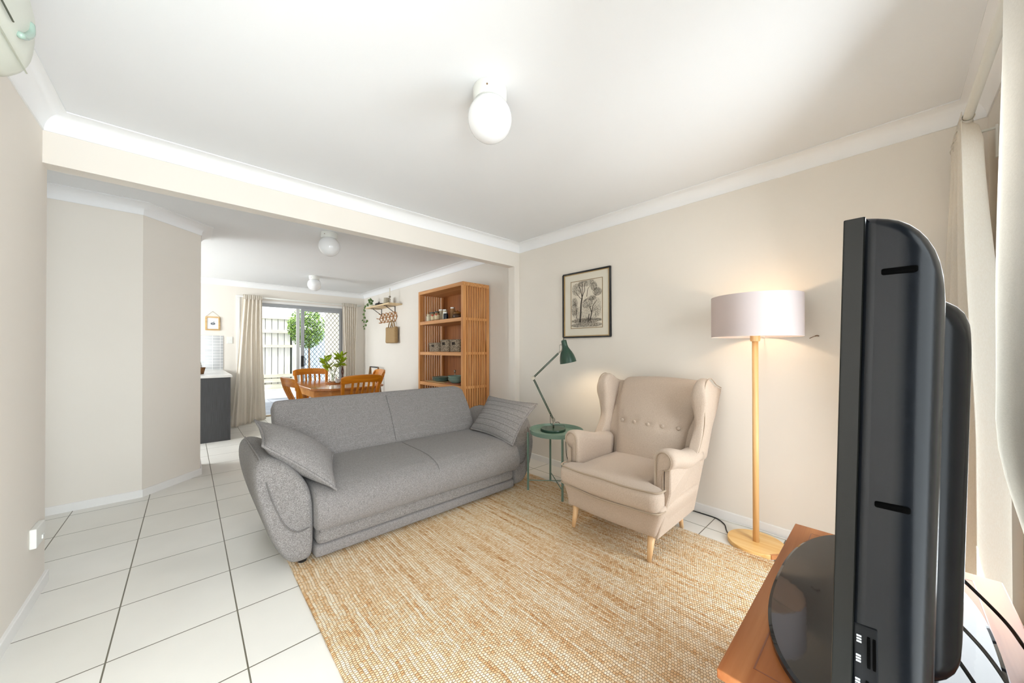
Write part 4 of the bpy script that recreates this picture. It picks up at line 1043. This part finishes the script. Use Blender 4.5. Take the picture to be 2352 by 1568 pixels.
mb.build('stems', STEM, t_)
mb = MB()
def leafm(mb, c, s_, nrm, tip, curve=.2, wd=.45):
    c = Vector(c); nrm = Vector(nrm).normalized(); tip = Vector(tip); tip = (tip-nrm*tip.dot(nrm)).normalized(); sd = nrm.cross(tip)
    pts = [c, c+tip*s_*.3+sd*s_*wd, c+tip*s_*.7+sd*s_*wd*.75, c+tip*s_, c+tip*s_*.7-sd*s_*wd*.75, c+tip*s_*.3-sd*s_*wd, c+tip*s_*.5+nrm*s_*curve]
    mb.add(pts, [(0, 1, 6), (1, 2, 6), (2, 3, 6), (3, 4, 6), (4, 5, 6), (5, 0, 6)])
rr = random.Random(5)
for v in vines:
    for i in range(2, len(v), 4 if len(v) > 30 else 3):
        leafm(mb, v[i], rr.uniform(.035, .055), (-.7+rr.uniform(-.3, .3), -.6, rr.uniform(-.2, .4)), (rr.uniform(-.6, .6), rr.uniform(-.6, .6), -.6))
for _ in range(8): leafm(mb, (2.62+rr.uniform(-.03, .03), 6.88+rr.uniform(-.04, .04), ZH+.06+rr.uniform(0, .08)), .05, (-.6, -.7, .2), (rr.uniform(-1, 1), rr.uniform(-1, 1), rr.uniform(0, 1)))
mb.build('leaves', VINE, t_)
t_ = thing('dark_casserole', (2.66, 6.60, ZH), 'small dark lidded pot on the wall shelf beside the vine', 'pot')
MB().lathe([(0, ZH), (.05, ZH), (.066, ZH+.02), (.068, ZH+.05), (.06, ZH+.052)], (2.66, 6.60, 0), 24).build('pot', DARKC, t_, smooth=True)
MB().lathe([(.064, ZH+.052), (.04, ZH+.066), (.012, ZH+.072), (.008, ZH+.082), (.016, ZH+.09), (0, ZH+.094)], (2.66, 6.60, 0), 24).build('lid', DARKC, t_, smooth=True)
t_ = thing('dark_bowl', (2.64, 6.42, ZH), 'low dark bowl between the lidded pot and the stoneware mug', 'bowl')
MB().lathe([(0, ZH), (.03, ZH), (.045, ZH+.04), (.04, ZH+.042), (.028, ZH+.01), (0, ZH+.01)], (2.64, 6.42, 0), 20).build('bowl', DARKC, t_, smooth=True)
t_ = thing('stoneware_mug', (2.65, 6.22, ZH), 'large grey stoneware mug on a dark saucer on the wall shelf', 'mug')
MB().lathe([(0, ZH), (.07, ZH), (.075, ZH+.012), (0, ZH+.012)], (2.65, 6.22, 0), 24).build('saucer', DARKC, t_, smooth=True)
MB().lathe([(0, ZH+.013), (.055, ZH+.013), (.05, ZH+.12), (.046, ZH+.12), (.05, ZH+.02), (0, ZH+.02)], (2.65, 6.22, 0), 28).build('cup', MUGC, t_, auto=50)
MB().tube(smooth_path([(2.64, 6.17, ZH+.10), (2.635, 6.135, ZH+.095), (2.635, 6.13, ZH+.05), (2.64, 6.168, ZH+.035)]), .006, 8).build('handle', MUGC, t_, smooth=True)
t_ = thing('candlestick', (2.62, 6.02, ZH), 'metal candlestick with tall white candle on the near end of the wall shelf', 'candlestick')
MB().lathe([(0, ZH), (.022, ZH), (.016, ZH+.012), (.006, ZH+.02), (.014, ZH+.035), (.007, ZH+.05), (.018, ZH+.065), (.007, ZH+.08), (.007, ZH+.1), (.02, ZH+.11), (.018, ZH+.128), (0, ZH+.128)], (2.62, 6.02, 0), 18).build('stick', NICKEL, t_, smooth=True)
MB().lathe([(.010, ZH+.128), (.008, ZH+.27), (0, ZH+.275)], (2.62, 6.02, 0), 14).build('candle', CANDLE, t_, smooth=True)
# expanding peg rack
t_ = thing('peg_rack', (XR, 6.5, 1.81), 'expanding cane peg rack hanging below the wall shelf', 'peg rack')
ys = [6.88-.157*k for k in range(6)]; zt, zm, zb_ = 1.895, 1.812, 1.725
for k in range(5):
    ym = (ys[k]+ys[k+1])/2
    mb = MB()
    for (a, b_) in (((ys[k], zm), (ym, zt)), ((ym, zt), (ys[k+1], zm)), ((ys[k], zm), (ym, zb_)), ((ym, zb_), (ys[k+1], zm))):
        mb.sweep([(XR-.010, a[0], a[1]), (XR-.010, b_[0], b_[1])], .013, .007, (0, b_[1]-a[1], -(b_[0]-a[0])))
    mb.sweep([(XR-.018, ym-.06, zt-.0), (XR-.018, ys[k+1]+.0, zm)], .012, .005, (0, 1, 1))
    mb.build('lattice', CANE, t_)
for k in range(6):
    MB().tube([(XR-.006, ys[k], zm), (XR-.07, ys[k], zm+.006)], [.006, .008], 8).build('peg', CANE, t_, smooth=True)
    if k < 5:
        for z in (zt, zb_): MB().tube([(XR-.006, (ys[k]+ys[k+1])/2, z), (XR-.055, (ys[k]+ys[k+1])/2, z+.005)], [.006, .008], 8).build('peg', CANE, t_, smooth=True)
t_ = thing('jute_bag', (2.74, 6.2, 1.48), 'small woven jute bag hanging from the peg rack', 'bag')
def bagfn(p, d):
    tz = (d.z+.14)/.28; k = 1+.05*(1-tz)-.05*sin(tz*pi); return (p.x, 6.20+(p.y-6.20)*k, p.z-.012*cos(d.y*9)*(1 if d.z > 0 else 0))
MB().rbox((2.735, 6.20, 1.475), (.075, .41, .30), .03, (8, 20, 16), bagfn).build('body', BAGM, t_, smooth=True)
for dx in (-.02, .02): MB().tube(smooth_path([(2.735+dx, 6.30, 1.60), (2.735+dx, 6.25, 1.70), (2.74, 6.20, 1.742), (2.735+dx, 6.15, 1.70), (2.735+dx, 6.11, 1.60)]), .010, 8).build('handle', BAGM, t_, smooth=True)

# ================================================================= DINING SET
tb = thing('dining_table', (1.47, 5.05, 0), 'glossy brown timber dining table with clipped corners behind the sofa', 'table')
hx, hy, cc = .43, .69, .17
def octo(hx, hy, cc): return [(1.47+a, 5.08+b_) for a, b_ in ((-hx, -hy+cc), (-hx+cc, -hy), (hx-cc, -hy), (hx, -hy+cc), (hx, hy-cc), (hx-cc, hy), (-hx+cc, hy), (-hx, hy-cc))]
MB().prism(octo(hx, hy, cc), .722, .75).build('table_top', TABLEW, tb, bevel=.008)
MB().prism(octo(hx-.04, hy-.04, cc-.02), .635, .7215).build('apron', APRONW, tb, bevel=.003)
for sx in (-1, 1):
    for sy in (-1, 1):
        MB().lathe([(.03, 0), (.04, .05), (.035, .12), (.045, .3), (.05, .5), (.045, .56), (.055, .58), (.055, .64)], (1.47+sx*.28, 5.08+sy*.54, 0), 20).build('leg', APRONW, tb, smooth=True)

def dining_chair():
    r = thing('dining_chair', (0, 0, 0), 'x', 'chair', 'honey pine dining chairs')
    # faces +Y, back at y=-.20
    H = .915
    def post(sx):
        return smooth_path([(sx*.185, -.20, 0), (sx*.19, -.185, .25), (sx*.195, -.19, .46), (sx*.205, -.215, .68), (sx*.215, -.255, .82), (sx*.215, -.285, H-.035)], 4)
    for sx in (-1, 1):
        MB().sweep(post(sx), .034, .036, (1, 0, 0)).build('rear_post', CHAIRW, r, bevel=.004)
        MB().lathe([(.014, 0), (.02, .06), (.018, .2), (.024, .36), (.022, .44)], (sx*.185, .19, 0), 14).build('front_leg', CHAIRW, r, smooth=True)
    n = 14; pts = [(x, -.265-.05*(1-(x/.24)**2), 0) for x in arc(-.243, .243, n)]
    rings = []
    for i, (x, y, _) in enumerate(pts):
        e = 1-(x/.243)**2; zt_ = H-.03+.03*sqrt(max(0, e)); zb2 = H-.105+.012*e
        rings.append([(x, y-.012, zb2), (x, y+.012, zb2), (x, y-.006, zt_), (x, y-.03, zt_-.006)])
    MB().loft(rings).build('top_rail', CHAIRX, r, bevel=.003)
    for k in range(5):
        x = -.124+k*.062; yb = lambda z: -.19-.10*ss((z-.47)/.42)-.035*(1-(x/.24)**2)*ss((z-.47)/.42)
        MB().sweep([(x, yb(z), z) for z in arc(.47, H-.095, 7)], .026, .010, (1, 0, 0)).build('slat', CHAIRW, r, bevel=.002)
    MB().rbox((0, .0, .455), (.43, .42, .03), .014, (10, 10, 4)).build('seat', CHAIRX, r, smooth=True)
    MB().box(-.18, .18, -.205, -.18, .40, .44).box(-.18, .18, .18, .2, .38, .43).box(-.195, -.175, -.18, .19, .38, .43).box(.175, .195, -.18, .19, .38, .43).build('seat_rail', CHAIRW, r)
    MB().box(-.195, -.18, -.18, .19, .17, .19).box(.18, .195, -.18, .19, .17, .19).box(-.18, .18, -.005, .01, .172, .188).build('stretcher', CHAIRW, r)
    return r
c0 = dining_chair()
for k, (x, y, rz, lb) in enumerate(((1.49, 4.50, 4, 'bright honey dining chair at the near end of the table, back to the sofa'),
                              (1.41, 5.88, 180, 'reddish pine dining chair at the far end of the table'),
                              (1.07, 4.40, -87, 'dining chair seen side-on at the left of the table'),
                              (1.82, 5.22, 84, 'dining chair at the right of the table, partly behind the near one'))):
    o = c0 if k == 0 else copy_tree(c0); o.location = (x, y, 0); o.rotation_euler = (0, 0, radians(rz)); o['label'] = lb
# tray with vase and candlestick
ZT = .75
t_ = tag(MB().lathe([(0, ZT), (.14, ZT), (.15, ZT+.015), (.142, ZT+.015), (.134, ZT+.006), (0, ZT+.006)], (1.50, 5.12, 0), 40).build('round_tray', TABLEW, auto=40), 'low round timber tray in the middle of the dining table', 'tray')
t_ = thing('glass_vase_of_leaves', (1.44, 5.12, ZT+.006), 'clear glass vase of lime green leafy stems on the dining table', 'vase')
t_.name = 'leaf_vase'
MB().lathe([(0, ZT+.008), (.045, ZT+.008), (.052, ZT+.05), (.042, ZT+.10), (.022, ZT+.14), (.018, ZT+.19), (.026, ZT+.21)], (1.44, 5.12, 0), 28, caps=False).build('vase', GLASS, t_, smooth=True)
rr = random.Random(11); mbs = MB(); mbl = MB()
tips = [(1.33, 5.05, 1.06), (1.36, 5.20, 1.10), (1.53, 5.06, 1.08), (1.55, 5.16, 1.13), (1.38, 5.10, .98), (1.52, 5.10, 1.02)]
for (x, y, z) in tips:
    path = smooth_path([(1.44, 5.12, ZT+.03), (1.44+(x-1.44)*.3, 5.12+(y-5.12)*.3, ZT+.17), (x, y, z)], 5); mbs.tube(path, .003, 5)
    for k in range(11):
        a = rr.uniform(0, 2*pi); up_ = rr.uniform(-.1, 1.1); d = Vector((cos(a), sin(a), up_)).normalized()
        q = Vector((x, y, z-.03+rr.uniform(-.03, .03))); leafm(mbl, q, rr.uniform(.075, .13), d.orthogonal(), d, .06, .17)
mbs.build('stems', STEM, t_); mbl.build('leaves', LEAFY, t_)
t_ = thing('twist_candlestick', (1.535, 5.10, ZT+.006), 'dark barley-twist candlestick standing on the round tray', 'candlestick')
cx_, cy_ = 1.555, 5.10
MB().lathe([(0, ZT+.006), (.05, ZT+.006), (.045, ZT+.018), (.025, ZT+.03), (.018, ZT+.05), (.012, ZT+.06)], (cx_, cy_, 0), 24).build('foot', BRASS, t_, smooth=True)
mb = MB()
for ph in (0, pi): mb.tube([(cx_+.008*cos(ph+s_*28), cy_+.008*sin(ph+s_*28), ZT+.055+s_) for s_ in arc(0, .17, 40)], .0075, 7)
mb.build('twist_stem', TWISTW, t_, smooth=True)
MB().lathe([(.01, ZT+.225), (.015, ZT+.235), (.022, ZT+.25), (.024, ZT+.265), (0, ZT+.265)], (cx_, cy_, 0), 20).build('cup', CREAMC, t_, smooth=True)
t_ = tag(MB().rbox((1.475, 5.06, ZT+.034), (.045, .045, .056), .018, (6, 6, 6)).build('crystal_ornament', plain('crystal', '#E8ECEC', .05, Transmission_Weight=.6)), 'small faceted crystal ornament beside the vase', 'ornament')
# wooden a-frame stand by the wall
t_ = thing('clothes_stand', (2.70, 6.88, 0), 'folding dark timber stand leaning near the far right wall', 'stand')
for y in (6.68, 7.08):
    MB().sweep([(2.68, y+.0, .87), (2.60, y+.10, .0)], .03, .02, (0, 1, 0)).sweep([(2.68, y, .87), (2.76, y-.02, 0)], .03, .02, (0, 1, 0)).build('leg_pair', LADW, t_)
MB().tube([(2.68, 6.68, .865), (2.68, 7.08, .865)], .012, 10).build('top_bar', BLACKM, t_, smooth=True)
MB().tube([(2.63, 6.74, .35), (2.63, 7.14, .35)], .010, 10).build('lower_bar', LADW, t_, smooth=True)

# ================================================================= KITCHEN
kc = thing('kitchen_cabinet', (.1, 6.9, 0), 'charcoal laminate kitchen cabinet end panel left of the curtain', 'cabinet')
MB().box(-.22, .418, 6.0, 6.018, 0, .838).build('end_panel', GREYL, kc)
MB().box(-.20, .40, 6.018, YF-.001, .1, .838).build('carcass', GREYL, kc)
MB().box(-.16, .36, 6.018, YF-.001, 0, .1).build('plinth', BLACKM, kc)
for k in range(3):
    y0_ = 6.025+k*.565; d_ = MB().box(.40, .418, y0_, y0_+.56, .11, .83).build('door', GREYL, kc)
tag(MB().box(-.25, .435, 5.985, YF-.0005, .8385, .868).build('worktop', BENCH, bevel=.002), 'pale stone benchtop on the charcoal kitchen cabinet', 'benchtop')
o = tag(MB().box(-.6, .44, YF-.006, YF-.0005, .868, 1.446).build('splashback', SPLASH), 'grey gloss tiled splashback above the benchtop on the far wall', 'splashback')
t_ = thing('bread_basket', (.10, 6.55, .868), 'brown wicker basket at the left end of the benchtop', 'basket')
MB().lathe([(0, .869), (.075, .869), (.095, .96), (.088, .96), (.07, .88), (0, .88)], (.085, 6.5, 0), 24).build('body', BASKW, t_, smooth=True)
t_.name = 'wicker_basket'
t_ = tag(MB().lathe([(0, .885), (.068, .885), (.062, .95), (.045, 1.03), (.02, 1.10), (0, 1.105)], (.085, 6.5, 0), 24).build('striped_tea_towel', plain('towel', '#E6E6E2', .8), smooth=True), 'black and white striped cloth bunched in the basket on the benchtop', 'tea towel')
nt = bpy.data.materials['towel'].node_tree; b = nt.nodes['Principled BSDF']; tcn = nt.nodes.new('ShaderNodeTexCoord'); wv = nt.nodes.new('ShaderNodeTexWave'); wv.bands_direction = 'Z'; wv.inputs['Scale'].default_value = 14; wv.inputs['Distortion'].default_value = 1.2
nt.links.new(tcn.outputs['Object'], wv.inputs['Vector']); r_ = ramp(nt, wv.outputs['Fac'], [(.18, '#3A3A3A'), (.3, '#E9E9E5')]); nt.links.new(r_.outputs[0], b.inputs['Base Color'])

# ================================================================= TV STAND
SZ = .50
ts = thing('tv_cabinet', (1.32, .01, 0), 'reddish mahogany low cabinet carrying the television', 'cabinet')
x0, x1, y0, y1 = .855, 1.80, -.228, .262
tp = MB().box(x0, x1, y0, y1, SZ-.022, SZ).build('top', STANDW, ts, bevel=.003)
i_ = .058
MB().box(x0+i_, x0+i_+.003, y0+i_, y1-i_, SZ-.001, SZ+.0005).box(x1-i_, x1-i_+.003, y0+i_, y1-i_, SZ-.001, SZ+.0005).box(x0+i_, x1-i_, y1-i_, y1-i_+.003, SZ-.001, SZ+.0005).box(x0+i_, x1-i_, y0+i_, y0+i_+.003, SZ-.001, SZ+.0005).build('inlay_line', STANDE, tp)
pts0 = [(x0+.0, y0), (x1, y0), (x1, y1), (x0, y1)]
MB().loft([[(x0+.004, y0+.004, SZ-.022), (x1-.004, y0+.004, SZ-.022), (x1-.004, y1-.004, SZ-.022), (x0+.004, y1-.004, SZ-.022)], [(x0+.03, y0+.02, SZ-.05), (x1-.03, y0+.02, SZ-.05), (x1-.03, y1-.03, SZ-.05), (x0+.03, y1-.03, SZ-.05)]]).build('moulding', STANDE, ts)
MB().box(x0+.03, x1-.03, y0+.02, y1-.03, .08, SZ-.05).build('body', STANDW, ts)
for k in range(2):
    xa = x0+.045+k*.43; d_ = MB().box(xa, xa+.425, y1-.03, y1-.012, .10, SZ-.07).build('door', STANDW, ts, bevel=.003); MB().sphere((xa+(.38 if k == 0 else .045), y1-.004, .3), .012, 12, 8).build('knob', BRASS, d_, smooth=True)
for x in (x0+.05, x1-.09):
    for y in (y0+.035, y1-.075): MB().box(x, x+.04, y, y+.04, RUGT, .08).build('foot', STANDE, ts)

# ================================================================= TV
tv = thing('television', (1.34, .035, SZ), 'large dark flat television seen from its end, standing on the mahogany cabinet', 'television')
n = 96
def ell(a, b_, z): return [(1.345+a*math.copysign(abs(cos(2*pi*k/n))**.85, cos(2*pi*k/n)), .035+b_*math.copysign(abs(sin(2*pi*k/n))**.85, sin(2*pi*k/n)), z) for k in range(n)]
MB().loft([ell(.455, .195, SZ), ell(.462, .202, SZ+.004), ell(.462, .202, SZ+.014), ell(.455, .195, SZ+.018)]).build('base_plate', GLASSB, tv, auto=12)
MB().rbox((1.34, 0, SZ+.07), (.34, .05, .12), .015, (8, 6, 6)).build('neck', TVB, tv, smooth=True)
TXL, TXR = .70, 1.985; TZ0, TZ1 = .605, 1.388
def tilt(y, z): return y-(z-TZ0)*.0245
bz = MB()
for (xa, xb, za, zb) in ((TXL, TXR, TZ0, TZ1),):
    ptsb = [(xa, tilt(.0415, za), za), (xb, tilt(.0415, za), za), (xb, tilt(.0415, zb), zb), (xa, tilt(.0415, zb), zb)]
    ptsf = [(p[0], p[1]+.0225, p[2]) for p in ptsb]; bz.loft([ptsb, ptsf])
bz.build('front_bezel', TVB, tv, bevel=.0015)
ptsb = [(TXL+.05, tilt(.0415, TZ0+.06)+.0226, TZ0+.06), (TXR-.05, tilt(.0415, TZ0+.06)+.0226, TZ0+.06), (TXR-.05, tilt(.0415, TZ1-.045)+.0226, TZ1-.045), (TXL+.05, tilt(.0415, TZ1-.045)+.0226, TZ1-.045)]
MB().loft([ptsb, [(p[0], p[1]+.001, p[2]) for p in ptsb]]).build('screen', plain('screen_glass', '#08090B', .05), tv)
# rear shell: rings in the XZ plane shrinking toward the back
def rr_ring(x0, x1, z0, z1, r, dy, m=8):
    out = []
    for (cx_, cz_, a0) in ((x1-r, z1-r, 0), (x0+r, z1-r, 90), (x0+r, z0+r, 180), (x1-r, z0+r, 270)):
        for k in range(m+1):
            a = radians(a0+90*k/m); x = cx_+r*cos(a); z = cz_+r*sin(a); out.append((x, tilt(dy, z), z))
    return out
rings = [rr_ring(TXL+.002, TXR-.002, TZ0+.002, TZ1-.001, .01, .041), rr_ring(TXL+.003, TXR-.003, TZ0+.003, TZ1-.003, .012, .030)]
for t in arc(0, 1, 10)[1:]:
    a = t*pi/2; d = (1-cos(a)); ins = .105*d; rings.append(rr_ring(TXL+.004+.072*d*d, TXR-.004-.072*d*d, TZ0+.004+ins*.5, TZ1-.004-ins*1.05, .012+.04*t, .030-.067*sin(a)))
MB().loft(rings).build('rear_shell', TVM, tv, smooth=True)
rings = []
for t in arc(0, 1, 6):
    a = t*pi/2; d = 1-cos(a); rings.append(rr_ring(.90+.05*d, 1.78-.05*d, .63+.03*d, 1.288-.05*d, .03+.03*t, -.02-.058*sin(a)))
MB().loft(rings).build('rear_bulge', TVM, tv, smooth=True)
for zc in (1.307, .985):
    s_ = MB().rbox((TXL+.0045, tilt(.008, zc), zc), (.006, .034, .0095), .0045, (4, 8, 6)).build('vent_slot', TVD, tv, smooth=True)  # flush black strip, shade of the recess put into its colour
# side connector recess
MB().rbox((TXL+.004, tilt(.028, .735), .735), (.006, .024, .15), .002, (3, 6, 12)).build('port_panel', plain('port_panel', '#121417', .6, spec=.2), tv, smooth=True)
mb = MB()
for zc in (.790, .762, .728, .700):
    for dz_ in (-.004, 0, .004): mb.box(TXL, TXL+.0008, tilt(.0335, zc), tilt(.0385, zc), zc+dz_-.0012, zc+dz_+.0012)
mb.build('port_markings', MARK, tv)
mb = MB()
for zc in (.775, .713): mb.rbox((TXL+.0005, tilt(.026, zc), zc), (.002, .0035, .044), .001, (2, 2, 6)).rbox((TXL+.0005, tilt(.0205, zc), zc), (.002, .0035, .044), .001, (2, 2, 6))
mb.build('port_sockets', TVD, tv)
cabs = [[(1.28, -.075, .72), (1.30, -.16, .62), (1.36, -.20, .54), (1.30, -.222, .508), (1.1, -.222, .508), (.95, -.215, .508)],
        [(1.22, -.07, .64), (1.20, -.13, .58), (1.15, -.165, .53), (1.05, -.185, .508), (.92, -.19, .508)],
        [(1.16, -.07, .60), (1.12, -.11, .55), (1.02, -.15, .51), (.92, -.17, .508), (.87, -.18, .508)]]
labs = ['black cable behind the television, furthest of three', 'grey cable behind the television, middle of three', 'thick black cable behind the television, nearest of three']
for c_, lb in zip(cabs, labs):
    tag(MB().tube(smooth_path(c_, 8), .0036, 10).build('tv_cable', CABLEB if 'grey' not in lb else plain('grey_cable', '#55534F', .5), smooth=True), lb, 'cable', 'cables behind the television')
